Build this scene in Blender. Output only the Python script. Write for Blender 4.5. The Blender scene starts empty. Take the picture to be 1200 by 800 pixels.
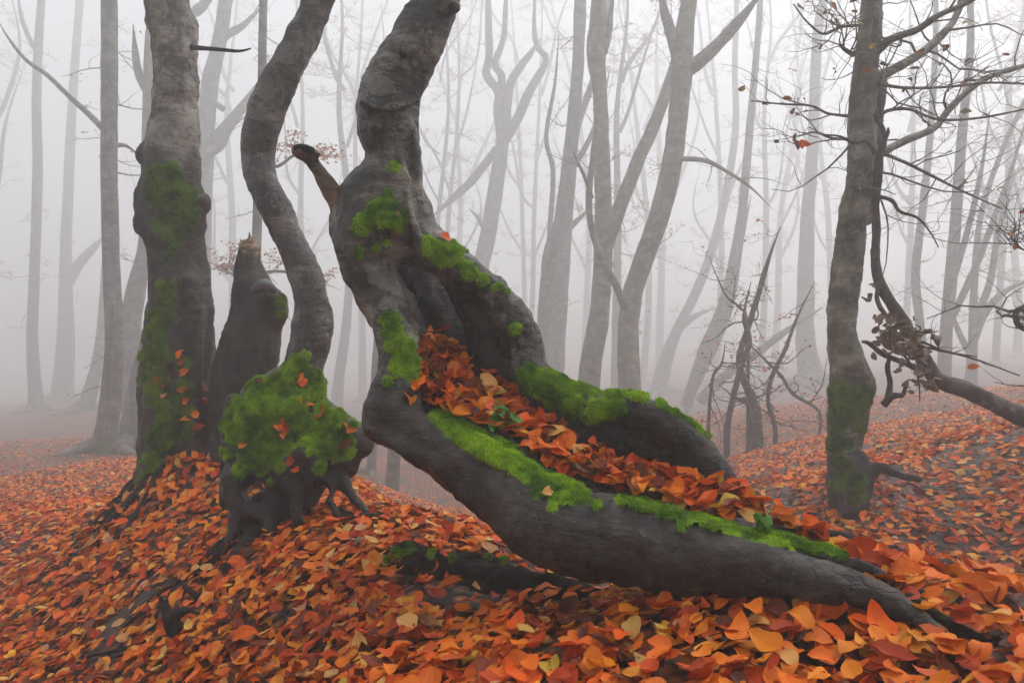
import bpy, math, random
import numpy as np
from mathutils import Vector
from mathutils.bvhtree import BVHTree

# ------------------------------------------------------------------ camera, sky, sun, exposure
F, CZ = 900.0, 0.70            # focal length in photo pixels (27 mm), camera height above the near leaves
SC = bpy.context.scene
COL = SC.collection
cam = bpy.data.cameras.new('camera'); cam.lens = 27.0; cam.sensor_width = 36.0
cam.clip_start = 0.02; cam.clip_end = 500
camo = bpy.data.objects.new('camera', cam); COL.objects.link(camo)
camo.location = (0, 0, CZ); camo.rotation_euler = (math.radians(90), 0, 0)
SC.camera = camo

SUN_EL, SUN_AZ = math.radians(56), math.radians(58)     # high, from the right and behind
W = bpy.data.worlds.new('World'); SC.world = W; W.use_nodes = True
nt = W.node_tree; nt.nodes.clear()
wo = nt.nodes.new('ShaderNodeOutputWorld'); bg = nt.nodes.new('ShaderNodeBackground')
sky = nt.nodes.new('ShaderNodeTexSky'); sky.sky_type = 'NISHITA'; sky.sun_disc = False
sky.sun_elevation = SUN_EL; sky.sun_rotation = SUN_AZ; sky.dust_density = 4.0; sky.air_density = 1.0; sky.ozone_density = 1.0
hs = nt.nodes.new('ShaderNodeHueSaturation'); hs.inputs['Saturation'].default_value = 0.34   # overcast: the blue is gone
nt.links.new(sky.outputs[0], hs.inputs['Color']); nt.links.new(hs.outputs[0], bg.inputs[0])
bg.inputs[1].default_value = 0.08
nt.links.new(bg.outputs[0], wo.inputs[0])

sl = bpy.data.lights.new('sun', 'SUN'); sl.energy = 1.5; sl.angle = math.radians(60); sl.color = (1.0, 0.99, 0.98)
so = bpy.data.objects.new('sun', sl); COL.objects.link(so)
sd = Vector((math.sin(SUN_AZ) * math.cos(SUN_EL), math.cos(SUN_AZ) * math.cos(SUN_EL), math.sin(SUN_EL)))
so.rotation_euler = sd.to_track_quat('Z', 'Y').to_euler(); so.location = (0, 5, 12)

SC.view_settings.view_transform = 'Standard'; SC.view_settings.look = 'None'
SC.view_settings.gamma = 1.0; SC.view_settings.use_curve_mapping = False
SC.view_settings.exposure = 1.34
cy = SC.cycles
SC.render.engine = 'CYCLES'
cy.max_bounces = 8; cy.diffuse_bounces = 3; cy.glossy_bounces = 2; cy.transmission_bounces = 2
cy.volume_bounces = 4; cy.transparent_max_bounces = 8
cy.use_denoising = True; cy.sample_clamp_indirect = 6.0; cy.use_adaptive_sampling = True; cy.adaptive_threshold = 0.02
HAZE_DENSITY = 0.0168

RNG = np.random.default_rng(7)
random.seed(7)

# ------------------------------------------------------------------ helpers: positions, noise
def DM(d): return d if d < 6 else 6 + (d - 6) * 3.1     # depth estimates beyond the near trees, stretched to real tree sizes
def P(px, py, d):
    d = DM(d)
    return np.array([(px - 600) / F * d, d, CZ - (py - 400) / F * d])
def pix(V):
    return 600 + F * V[:, 0] / V[:, 1], 400 - F * (V[:, 2] - CZ) / V[:, 1]

def _hash(i, j, k):
    n = (i.astype(np.int64) * 73856093) ^ (j.astype(np.int64) * 19349663) ^ (k.astype(np.int64) * 83492791)
    n = (n ^ (n >> 13)) * 1274126177
    n = n ^ (n >> 16)
    return (n & 0xFFFFF).astype(np.float64) / 0xFFFFF
def vnoise(p):
    p = np.asarray(p, float); i = np.floor(p); f = p - i; f = f * f * (3 - 2 * f); i = i.astype(np.int64)
    r = 0
    for a in (0, 1):
        wa = f[:, 0] if a else 1 - f[:, 0]
        for b in (0, 1):
            wb = f[:, 1] if b else 1 - f[:, 1]
            for c in (0, 1):
                wc = f[:, 2] if c else 1 - f[:, 2]
                r = r + wa * wb * wc * _hash(i[:, 0] + a, i[:, 1] + b, i[:, 2] + c)
    return r * 2 - 1
def fbm(p, o=3):
    s = 0; a = 1.0
    for q in range(o):
        s = s + a * vnoise(p * 2 ** q + 17.3 * q); a *= .5
    return s
def sstep(x, a, b):
    t = np.clip((x - a) / (b - a), 0, 1); return t * t * (3 - 2 * t)

# ------------------------------------------------------------------ helpers: objects
def tag(o, label=None, cat=None, group=None, kind=None):
    if label: o['label'] = label
    if cat: o['category'] = cat
    if group: o['group'] = group
    if kind: o['kind'] = kind
    return o
def mesh(name, V, faces, mat, smooth=True, attrs=None):
    """faces: list of int arrays (n,3) / (n,4)"""
    me = bpy.data.meshes.new(name)
    V = np.ascontiguousarray(V, np.float32)
    me.vertices.add(len(V)); me.vertices.foreach_set('co', V.ravel())
    faces = [np.asarray(f, np.int32) for f in faces if len(f)]
    idx = np.concatenate([f.ravel() for f in faces]); tot = np.concatenate([np.full(len(f), f.shape[1], np.int32) for f in faces])
    st = np.concatenate([[0], np.cumsum(tot)[:-1]]).astype(np.int32)
    me.loops.add(len(idx)); me.loops.foreach_set('vertex_index', idx)
    me.polygons.add(len(tot)); me.polygons.foreach_set('loop_start', st)
    me.polygons.foreach_set('use_smooth', np.full(len(tot), smooth, bool))
    for an, av in (attrs or {}).items():
        av = np.ascontiguousarray(av, np.float32)
        if av.ndim == 1:
            a = me.attributes.new(an, 'FLOAT', 'POINT'); a.data.foreach_set('value', av)
        elif an == 'Col':
            a = me.color_attributes.new(an, 'FLOAT_COLOR', 'POINT')
            c = np.ones((len(av), 4), np.float32); c[:, :3] = av; a.data.foreach_set('color', c.ravel())
        else:
            a = me.attributes.new(an, 'FLOAT_VECTOR', 'POINT'); a.data.foreach_set('vector', av.ravel())
    me.update(calc_edges=True)
    if mat: me.materials.append(mat)
    return me
def link(name, me, parent=None, loc=None):
    o = bpy.data.objects.new(name, me); COL.objects.link(o)
    if loc is not None: o.location = [float(q) for q in loc]
    if parent is not None: o.parent = parent
    return o
def thing(name, base, label, cat, group=None):
    o = bpy.data.objects.new(name, None); COL.objects.link(o); o.empty_display_size = .2
    o.location = [float(q) for q in base]; tag(o, label, cat, group); return o
def part(name, parent, V, faces, mat, smooth=True, attrs=None, kind=None):
    """V in world space; stored relative to the parent's (chain of) location"""
    b = np.zeros(3); p = parent
    while p is not None:
        b += np.array(p.location); p = p.parent
    o = link(name, mesh(name, np.asarray(V) - b, faces, mat, smooth, attrs), parent)
    if kind: o['kind'] = kind
    return o

# ------------------------------------------------------------------ helpers: node materials
class NT:
    def __init__(s, name):
        s.m = bpy.data.materials.new(name); s.m.use_nodes = True; s.t = s.m.node_tree
        s.b = s.t.nodes['Principled BSDF']; s.tc = s.t.nodes.new('ShaderNodeTexCoord')
    def n(s, ty, **kw):
        x = s.t.nodes.new(ty)
        for k, v in kw.items(): setattr(x, k, v)
        return x
    def l(s, a, b): s.t.links.new(a, b)
    def noise(s, scale, detail=4, rough=.55, mp=None, src=None, dist=0.0):
        x = s.n('ShaderNodeTexNoise'); x.inputs['Scale'].default_value = scale; x.inputs['Detail'].default_value = detail
        x.inputs['Roughness'].default_value = rough; x.inputs['Distortion'].default_value = dist
        v = src or s.tc.outputs['Object']
        if mp:
            m = s.n('ShaderNodeMapping'); m.inputs['Scale'].default_value = mp; s.l(v, m.inputs[0]); v = m.outputs[0]
        s.l(v, x.inputs['Vector']); return x.outputs['Fac']
    def ramp(s, fac, stops):
        r = s.n('ShaderNodeValToRGB'); e = r.color_ramp.elements
        while len(e) < len(stops): e.new(.5)
        for q, (p, c) in zip(e, stops):
            q.position = p; q.color = (*c, 1) if len(c) == 3 else c
        s.l(fac, r.inputs[0]); return r.outputs[0]
    def frange(s, v, a, b, c=0., d=1.):
        r = s.n('ShaderNodeMapRange'); r.interpolation_type = 'SMOOTHSTEP'
        for k, q in zip((1, 2, 3, 4), (a, b, c, d)): r.inputs[k].default_value = q
        s.l(v, r.inputs[0]); return r.outputs[0]
    def mix(s, fac, a, b, mode='MIX'):
        x = s.n('ShaderNodeMix', data_type='RGBA', blend_type=mode)
        for i, q in ((0, fac), (6, a), (7, b)):
            if isinstance(q, (int, float)): x.inputs[i].default_value = q
            elif isinstance(q, tuple): x.inputs[i].default_value = (*q, 1)
            else: s.l(q, x.inputs[i])
        return x.outputs[2]
    def math(s, op, a, b=None):
        x = s.n('ShaderNodeMath', operation=op)
        for i, q in ((0, a), (1, b)):
            if q is None: continue
            if isinstance(q, (int, float)): x.inputs[i].default_value = q
            else: s.l(q, x.inputs[i])
        return x.outputs[0]
    def attr(s, name):
        x = s.n('ShaderNodeAttribute'); x.attribute_name = name; return x
    def bump(s, h, strength, dist, prev=None):
        x = s.n('ShaderNodeBump'); x.inputs['Strength'].default_value = strength; x.inputs['Distance'].default_value = dist
        s.l(h, x.inputs['Height'])
        if prev is not None: s.l(prev, x.inputs['Normal'])
        return x.outputs[0]
    def out(s, col, rough, nrm=None, spec=.5):
        if isinstance(col, tuple): s.b.inputs['Base Color'].default_value = (*col, 1)
        else: s.l(col, s.b.inputs['Base Color'])
        if isinstance(rough, (int, float)): s.b.inputs['Roughness'].default_value = rough
        else: s.l(rough, s.b.inputs['Roughness'])
        s.b.inputs['Specular IOR Level'].default_value = spec
        if nrm is not None: s.l(nrm, s.b.inputs['Normal'])
        return s.m

def bark_mat(name, c0, c1, c2, lichen=.25, algae=.3, scale=1.0, wet=.45, decay=None, alg=(.06, .075, .028), spec=.5):
    t = NT(name)
    n1 = t.noise(5 * scale, 7, .62, mp=(1, 1, 1.6)); n2 = t.noise(30 * scale, 7, .7, mp=(1, 1, 2.2)); n3 = t.noise(2.2 * scale, 3, .5)
    ring = t.noise(7 * scale, 5, .62, mp=(1.0, 1.0, 8.0), dist=.9)
    streak = t.noise(11 * scale, 5, .6, mp=(1, 1, .14), dist=.3)
    col = t.ramp(n1, [(.38, c0), (.5, c1), (.64, c2)])
    col = t.mix(t.frange(n2, .50, .66, 0, .65), col, c0)
    col = t.mix(t.frange(ring, .60, .64, 0, .55), col, c0)
    col = t.mix(t.frange(streak, .53, .58, 0, .6), col, c0)
    spk = t.math('MULTIPLY', t.frange(t.noise(95 * scale, 3, .6), .62, .68), t.frange(t.noise(6 * scale, 3, .5), .45, .6))
    col = t.mix(t.math('MULTIPLY', spk, lichen), col, (.22, .215, .185))
    lic = t.math('MULTIPLY', t.frange(t.noise(13 * scale, 6, .75), .58, .63), t.frange(n3, .48, .6))
    col = t.mix(t.math('MULTIPLY', lic, lichen), col, (.22, .215, .18))
    vc = t.n('ShaderNodeTexVoronoi', feature='DISTANCE_TO_EDGE'); vc.inputs['Scale'].default_value = 17 * scale
    vm = t.n('ShaderNodeMapping'); vm.inputs['Scale'].default_value = (1, 1, .55); t.l(t.tc.outputs['Object'], vm.inputs[0])
    vd = t.n('ShaderNodeMix', data_type='VECTOR'); vd.inputs[0].default_value = .12; t.l(vm.outputs[0], vd.inputs[4])
    vn = t.n('ShaderNodeTexNoise'); vn.inputs['Scale'].default_value = 9 * scale; vn.inputs['Detail'].default_value = 5; t.l(t.tc.outputs['Object'], vn.inputs['Vector']); t.l(vn.outputs['Color'], vd.inputs[5])
    t.l(vd.outputs[1], vc.inputs['Vector'])
    crack = t.math('MULTIPLY', t.frange(vc.outputs['Distance'], .0, .05, 1, 0), t.frange(t.noise(3.7 * scale, 4, .6), .45, .58))
    col = t.mix(t.math('MULTIPLY', crack, .7), col, tuple(q * .4 for q in c0))
    blot = t.math('MULTIPLY', t.frange(t.noise(8 * scale, 7, .7, dist=.5), .53, .57), t.frange(t.noise(1.7 * scale, 3, .5), .42, .6))
    col = t.mix(t.math('MULTIPLY', blot, lichen), col, t.mix(.55, c2, (.26, .25, .215)))
    lent = t.frange(t.noise(24 * scale, 4, .6, mp=(1, 1, 6.5), dist=.4), .63, .66)
    col = t.mix(t.math('MULTIPLY', lent, .6), col, tuple(q * .5 for q in c0))
    al = t.math('MULTIPLY', t.frange(t.noise(3.1 * scale, 6, .65), .42, .68), algae)
    col = t.mix(al, col, alg)
    rough = t.frange(t.noise(4.3 * scale, 5, .65, mp=(1, 1, .4)), .38, .62, wet, min(.92, wet + .42))
    nb = t.bump(n1, .5, .03); nb = t.bump(n2, .9, .010, nb); nb = t.bump(ring, .5, .012, nb)
    nb = t.bump(t.noise(130 * scale, 4, .65), .8, .005, nb); nb = t.bump(lent, .5, -.006, nb); nb = t.bump(crack, .6, -.01, nb); nb = t.bump(blot, .35, .004, nb)
    if decay:
        a = t.attr('wood').outputs['Fac']
        g = t.noise(38, 6, .68, mp=(.55, .55, 1.3), dist=.8)
        dc = t.ramp(g, [(.36, decay[0]), (.54, decay[1]), (.72, decay[2])])
        dc = t.mix(t.frange(t.noise(6, 6, .7), .47, .58, 0, .75), dc, decay[0])
        col = t.mix(a, col, dc)
        nb = t.bump(g, .7, .008, nb)
    at = t.attr('moss').outputs['Fac']
    mg = t.ramp(t.noise(60, 4, .7), [(.3, (.014, .035, .006)), (.7, (.06, .13, .012))])
    col = t.mix(t.frange(at, .25, .6), col, mg)
    return t.out(col, rough, nb, spec)

M = {}
M['hero'] = bark_mat('bark_twisted', (.006, .0046, .0036), (.045, .036, .029), (.24, .21, .175), lichen=.6, algae=.22, wet=.16,
                     decay=((.003, .0019, .0012), (.018, .0098, .0055), (.095, .056, .032)))
M['stump'] = bark_mat('bark_mossy', (.006, .005, .004), (.017, .0135, .011), (.042, .035, .029), lichen=.2, algae=.22, wet=.34,
                      decay=((.004, .003, .0022), (.011, .008, .006), (.028, .020, .015)))
M['slender'] = bark_mat('bark_slender', (.016, .013, .011), (.065, .054, .046), (.17, .148, .128), lichen=.5, algae=.12, wet=.24,
                        decay=((.004, .003, .0022), (.011, .008, .006), (.028, .020, .015)))
M['old'] = bark_mat('bark_old', (.05, .043, .035), (.17, .152, .13), (.36, .335, .30), lichen=.6, algae=.25, wet=.5,
                    decay=((.010, .0078, .0055), (.040, .030, .021), (.10, .08, .06)))
M['brokenbark'] = bark_mat('bark_broken', (.006, .0048, .004), (.018, .014, .0115), (.045, .036, .03), lichen=.15, algae=.2, wet=.5,
                       decay=((.03, .02, .012), (.30, .19, .11), (.62, .46, .31)))
M['right'] = bark_mat('bark_right', (.045, .042, .03), (.15, .145, .108), (.30, .295, .24), lichen=.5, algae=.5, wet=.5, alg=(.10, .105, .05), decay=((.005, .004, .003), (.015, .011, .008), (.04, .03, .022)))
M['far'] = bark_mat('bark_far', (.05, .044, .038), (.12, .107, .092), (.22, .20, .175), lichen=.3, algae=.3, wet=.55, scale=.6)
M['farg'] = bark_mat('bark_far_green', (.06, .056, .04), (.15, .142, .105), (.26, .25, .20), lichen=.3, algae=.65, wet=.55, scale=.6, alg=(.15, .15, .08))
M['snag'] = bark_mat('wood_snag', (.016, .0092, .0065), (.045, .026, .0185), (.10, .063, .047), lichen=.5, algae=.1, wet=.5)
M['twig'] = bark_mat('bark_twig', (.012, .008, .0065), (.026, .018, .0145), (.05, .035, .029), lichen=.1, algae=.1, wet=.5)
M['root'] = bark_mat('bark_root', (.004, .003, .0023), (.0105, .0078, .006), (.026, .019, .015), lichen=.05, algae=.12, wet=.5, spec=.2)
M['deadwood'] = bark_mat('wood_dead', (.05, .028, .014), (.17, .105, .055), (.34, .235, .14), lichen=.1, algae=.15, wet=.5)
M['rotten'] = bark_mat('wood_rotten', (.0025, .0018, .0013), (.0065, .0045, .0031), (.015, .0105, .007), lichen=.0, algae=.12, wet=.75, scale=2.2, spec=.12)

def leaf_mat():
    t = NT('beech_leaf'); a = t.attr('Col').outputs['Color']; uv = t.attr('luv').outputs['Vector']
    sp = t.n('ShaderNodeSeparateXYZ'); t.l(uv, sp.inputs[0]); u, v, rnd = sp.outputs
    av = t.math('ABSOLUTE', v)
    ph = t.math('FRACT', t.math('SUBTRACT', t.math('MULTIPLY', u, 9.0), t.math('MULTIPLY', av, 2.6)))
    vein = t.frange(t.math('ABSOLUTE', t.math('SUBTRACT', ph, .5)), .0, .16, 1, 0)
    mid = t.frange(av, .02, .09, 1, 0)
    vv = t.math('MAXIMUM', t.math('MULTIPLY', vein, .6), mid)
    n1 = t.noise(70, 4, .6); n2 = t.noise(240, 3, .6)
    col = t.mix(t.frange(n1, .45, .75, 0, .55), a, t.mix(1.0, a, (.52, .36, .35), 'MULTIPLY'))
    col = t.mix(t.frange(n2, .60, .75, 0, .4), col, (.05, .018, .008))
    col = t.mix(t.math('MULTIPLY', vv, .35), col, t.mix(1.0, a, (.60, .50, .5), 'MULTIPLY'))
    nb = t.bump(vv, .6, .0012); nb = t.bump(n1, .3, .002, nb)
    rough = t.frange(n1, .3, .7, .34, .6)
    m = t.out(col, rough, nb, .2)
    tr = t.n('ShaderNodeBsdfTranslucent'); t.l(col, tr.inputs[0])
    ms = t.n('ShaderNodeMixShader'); ms.inputs[0].default_value = .22
    o = [x for x in t.t.nodes if x.type == 'OUTPUT_MATERIAL'][0]
    t.l(t.b.outputs[0], ms.inputs[1]); t.l(tr.outputs[0], ms.inputs[2]); t.l(ms.outputs[0], o.inputs[0])
    return m
M['leaf'] = leaf_mat()
def moss_mat():
    t = NT('moss'); a = t.attr('Col').outputs['Color']
    col = t.mix(t.frange(t.noise(180, 3, .6), .4, .7, 0, .5), a, t.mix(1.0, a, (.35, .5, .4), 'MULTIPLY'))
    return t.out(col, .75, t.bump(t.noise(420, 3, .7), .8, .004), .2)
M['moss'] = moss_mat()
def ivy_mat():
    t = NT('ivy_leaf'); n = t.noise(60, 4, .6)
    return t.out(t.ramp(n, [(.3, (.018, .07, .010)), (.7, (.08, .21, .012))]), .5, t.bump(n, .3, .002), .2)
M['ivy'] = ivy_mat()
def dry_mat():
    t = NT('dry_leaf'); n = t.noise(50, 4, .6)
    return t.out(t.ramp(n, [(.3, (.08, .05, .028)), (.55, (.20, .135, .08)), (.75, (.36, .27, .175))]), .65, t.bump(n, .4, .003), .3)
M['dry'] = dry_mat()
def rock_mat():
    t = NT('stone'); n = t.noise(30, 6, .65)
    return t.out(t.ramp(n, [(.3, (.02, .021, .022)), (.55, (.07, .075, .075)), (.75, (.14, .145, .14))]), .45, t.bump(n, .7, .01))
M['rock'] = rock_mat()
def fungus_mat():
    t = NT('fungus'); n = t.noise(40, 5, .6, mp=(1, 1, 4))
    return t.out(t.ramp(n, [(.3, (.03, .014, .008)), (.6, (.15, .07, .035)), (.8, (.26, .15, .08))]), .55, t.bump(n, .5, .005))
M['fungus'] = fungus_mat()
def ground_mat():
    t = NT('forest_floor')
    vo = t.n('ShaderNodeTexVoronoi'); vo.inputs['Scale'].default_value = 19; vo.inputs['Randomness'].default_value = 1.0
    mp = t.n('ShaderNodeMapping'); mp.inputs['Scale'].default_value = (1, 1, .3); t.l(t.tc.outputs['Object'], mp.inputs[0]); t.l(mp.outputs[0], vo.inputs['Vector'])
    sp = t.n('ShaderNodeSeparateColor'); t.l(vo.outputs['Color'], sp.inputs[0])
    leaf = t.ramp(sp.outputs[0], [(.0, (.05, .016, .007)), (.25, (.22, .05, .010)), (.6, (.40, .10, .016)), (.85, (.50, .18, .04)), (1., (.30, .055, .012))])
    soil = t.ramp(t.noise(14, 6, .65), [(.3, (.004, .0024, .0013)), (.7, (.022, .0115, .006))])
    cover = t.attr('cover').outputs['Fac']
    edge = t.frange(vo.outputs['Distance'], .25, .62, 1, 0)
    k = t.math('MULTIPLY', t.math('MULTIPLY', cover, edge), t.frange(t.noise(2.2, 5, .6), .3, .45))
    col = t.mix(k, soil, leaf)
    nb = t.bump(vo.outputs['Distance'], .9, .03); nb = t.bump(t.noise(60, 5, .65), .6, .01, nb)
    return t.out(col, .6, nb, .35)
M['ground'] = ground_mat()

# ------------------------------------------------------------------ terrain: heights read off the photograph where the ground shows
_g = [(0, 800, 3.2), (150, 800, 2.8), (300, 800, 2.35), (450, 800, 2.0), (600, 800, 1.8), (800, 800, 1.62), (1000, 800, 1.5), (1200, 800, 1.5),
      (0, 700, 4.3), (150, 700, 3.6), (300, 700, 2.95), (450, 740, 2.4), (600, 740, 2.15), (800, 724, 1.95), (1000, 718, 1.8), (1200, 720, 1.8),
      (0, 620, 6.0), (120, 620, 5.1), (230, 620, 4.1), (300, 618, 3.6), (400, 615, 3.45), (480, 622, 3.2), (560, 650, 2.95), (650, 682, 2.75), (720, 704, 2.45),
      (0, 560, 8.5), (100, 560, 7.5), (180, 565, 5.3), (240, 525, 4.8), (242, 478, 5.1), (280, 515, 4.9), (0, 520, 12), (110, 532, 10), (30, 486, 20), (110, 480, 20), (0, 476, 25),
      (550, 600, 8.5), (630, 640, 6.5), (480, 560, 11), (450, 590, 9.5),
      (1060, 668, 2.05), (1000, 668, 1.98), (1130, 684, 2.0), (1200, 694, 2.05),
      (870, 585, 6.0), (1000, 600, 5.2), (1100, 640, 4.5), (1200, 662, 4.2), (1080, 545, 6.0), (1200, 560, 5.4), (900, 530, 7.6), (1000, 508, 8.0), (1150, 482, 8.0),
      (1200, 490, 7.0), (860, 505, 10), (930, 472, 14), (1080, 462, 14), (1190, 442, 18), (850, 482, 16)]
_w = [(-.25, 4.9, -1.35), (.3, 4.0, -1.35), (.8, 3.3, -1.18), (1.5, 2.130, -1.02), (2.4, 2.9, -1.0), (-.7, 5.8, -1.40), (-1.1, 4.6, -.92), (-.5, 8, -1.85), (-3, 9, -1.4), (-1.8, 8, -1.35),
      (0, 20, -2.1), (0, 35, -2.0), (10, 20, -.9), (20, 35, -.4), (-20, 35, -2.5), (-130, 130, -3), (130, 130, .2), (-130, -130, -4), (130, -130, -1), (0, -10, -.6), (-130, 0, -4), (130, 0, -.3),
      (0, 130, -1.8), (0, -130, -1), (-5, 0, -1.8), (5, 0, -.5), (0, .5, -.76), (-2, 1, -1.15), (2, 1, -.66), (-4.2, 3, -1.7), (4.2, 4.0, -.130), (3.2, 2.4, -.75), (-.2, 3.6, -.86), (-9, 12, -1.75), (8, 11, -.6)]
_C = np.array([P(*q) for q in _g] + [(np.array([a, b, c]) * (DM(b) / b if 6 < b < 40 else 1) + np.array([0, 0, CZ])) for a, b, c in _w])
def _k(r2): return .5 * r2 * np.log(r2 + 1e-9)
def _fit():
    xy = _C[:, :2]; n = len(xy)
    r2 = ((xy[:, None] - xy[None]) ** 2).sum(-1)
    A = np.zeros((n + 3, n + 3)); A[:n, :n] = _k(r2) + np.eye(n) * .02
    A[:n, n] = 1; A[:n, n + 1:] = xy; A[n, :n] = 1; A[n + 1:, :n] = xy.T
    return np.linalg.solve(A, np.concatenate([_C[:, 2], np.zeros(3)]))
_Wt = _fit()
def H(x, y):
    x = np.atleast_1d(np.asarray(x, float)); y = np.atleast_1d(np.asarray(y, float)); n = len(_C); out = np.empty(len(x))
    for s in range(0, len(x), 20000):
        X = x[s:s + 20000]; Y = y[s:s + 20000]
        r2 = (X[:, None] - _C[None, :, 0]) ** 2 + (Y[:, None] - _C[None, :, 1]) ** 2
        z = _k(r2) @ _Wt[:n] + _Wt[n] + _Wt[n + 1] * X + _Wt[n + 2] * Y
        q = np.stack([X, Y, X * 0], 1)
        r = np.hypot(X, Y)
        z += fbm(q * 2.6, 3) * .014 + vnoise(q * .7 + 5) * .05 * sstep(r, 4, 9)
        z += .035 * vnoise(q * 6 + 3) * sstep(X, 1.2, 2.2) * sstep(Y, 3.6, 4.4)          # lumpy bare earth of the right bank
        out[s:s + 20000] = z
    return out
def h1(x, y): return float(H(x, y)[0])
def Hn(x, y, e=.03):
    n = np.stack([-(H(x + e, y) - H(x - e, y)) / (2 * e), -(H(x, y + e) - H(x, y - e)) / (2 * e), np.ones(len(x))], 1)
    return n / np.linalg.norm(n, axis=1)[:, None]
def cover_at(x, y):
    """how thickly leaves lie: thin on the earthy right bank, thick elsewhere"""
    q = np.stack([x, y, x * 0], 1)
    bank = sstep(x, .9, 1.6) * sstep(y, 3.3, 3.9) * (1 - sstep(y, 8.5, 10))
    m = sstep(fbm(q * 1.7 + 9, 3), -.35, .45)
    left = sstep(-x, .9, 1.4) * sstep(y, 1.5, 2.5)
    ml = sstep(fbm(q * np.array([2.4, 1.2, 1]) + 31, 3), -.75, -.15)
    return (1 - bank) * (1 - left * (1 - ml) * .75) + bank * (.36 + .56 * m)

def build_ground():
    n = 290
    u = np.linspace(-1, 1, n); c = 6.2
    gx = np.sinh(u * c) / np.sinh(c) * 130; 
    gy = np.sinh(np.linspace(-.78, 1, n) * c) / np.sinh(c) * 130 + 3.0
    gy = np.clip(gy, -130, 130)
    gy = np.unique(np.round(gy, 5)); m = len(gy)
    X, Y = np.meshgrid(gx, gy, indexing='ij'); x = X.ravel(); y = Y.ravel()
    V = np.stack([x, y, H(x, y)], 1)
    i, j = np.meshgrid(np.arange(n - 1), np.arange(m - 1), indexing='ij'); a = (i * m + j).ravel()
    Fq = np.stack([a, a + m, a + m + 1, a + 1], 1)
    o = link('ground', mesh('ground', V, [Fq], M['ground'], True, {'cover': cover_at(x, y)}))
    return tag(o, 'sloping forest floor of dark earth under orange beech leaves', None, None, 'structure')
GROUND = build_ground()

# ------------------------------------------------------------------ tubes
def spline(pts, sub=4):
    p = np.asarray(pts, float)
    if len(p) < 3 and sub > 1:
        t = np.linspace(0, 1, sub + 1)[:, None]; return p[0] * (1 - t) + p[1] * t
    e = np.concatenate([[2 * p[0] - p[1]], p, [2 * p[-1] - p[-2]]]); out = []
    for i in range(1, len(e) - 2):
        a, b, c, d = e[i - 1:i + 3]
        for t in np.arange(sub) / sub:
            out.append(.5 * (2 * b + (c - a) * t + (2 * a - 5 * b + 4 * c - d) * t * t + (3 * b - a - 3 * c + d) * t ** 3))
    out.append(p[-1]); return np.array(out)
class Tubes:
    def __init__(s): s.V = []; s.Q = []; s.T = []; s.n = 0
    def add(s, pr, sides=6, rough=.0, seed=0.):
        pr = np.asarray(pr, float); p = pr[:, :3]; r = np.maximum(pr[:, 3], .0008); m = len(p)
        t = np.gradient(p, axis=0); t /= np.linalg.norm(t, axis=1)[:, None] + 1e-9
        ref = np.array([1., 0, 0]) if abs(t[0][0]) < .8 else np.array([0, 1., 0])
        N = np.empty_like(p); n0 = np.cross(t[0], ref)
        for i in range(m):
            n0 = n0 - t[i] * (n0 @ t[i]); n0 = n0 / (np.linalg.norm(n0) + 1e-9); N[i] = n0
        B = np.cross(t, N); a = np.arange(sides) * 2 * math.pi / sides
        R = p[:, None] + r[:, None, None] * (N[:, None] * np.cos(a)[None, :, None] + B[:, None] * np.sin(a)[None, :, None])
        R = R.reshape(-1, 3)
        if rough:
            c = np.repeat(p, sides, 0); d = R - c
            k = 1 + rough * fbm(R / np.maximum(r.mean(), .01) * .8 + seed, 2) + .5 * rough * vnoise(R * np.array([9, 9, 3]) + seed)
            R = c + d * k[:, None]
        i, j = np.meshgrid(np.arange(m - 1), np.arange(sides), indexing='ij')
        q = lambda ii, jj: s.n + ii * sides + jj % sides
        s.Q.append(np.stack([q(i, j), q(i, j + 1), q(i + 1, j + 1), q(i + 1, j)], -1).reshape(-1, 4))
        s.V.append(R); base = s.n; s.n += len(R)
        for e, rev in ((0, True), (m - 1, False)):
            s.V.append(p[e:e + 1]); c = s.n; s.n += 1; jj = np.arange(sides)
            f = np.stack([np.full(sides, c), base + e * sides + jj, base + e * sides + (jj + 1) % sides], 1)
            s.T.append(f[:, ::-1] if rev else f)
    def get(s): return np.concatenate(s.V), [np.concatenate(s.Q), np.concatenate(s.T)]
def chain(spec, sub=4):
    """(px, py, depth, radius px) -> smooth world polyline with radii"""
    return spline([np.append(P(a, b, d), r * DM(d) / F) for a, b, d, r in spec], sub)
def walk(p0, d0, L, r0, n, wig, up, rng, r1=.25):
    p = np.array(p0, float); d = np.array(d0, float); d /= np.linalg.norm(d); out = [np.append(p, r0)]
    for i in range(n):
        d = d + rng.normal(0, wig, 3) + np.array([0, 0, up]); d /= np.linalg.norm(d)
        p = p + d * L / n; out.append(np.append(p, r0 * (1 - (1 - r1) * (i + 1) / n)))
    return np.array(out)
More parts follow.
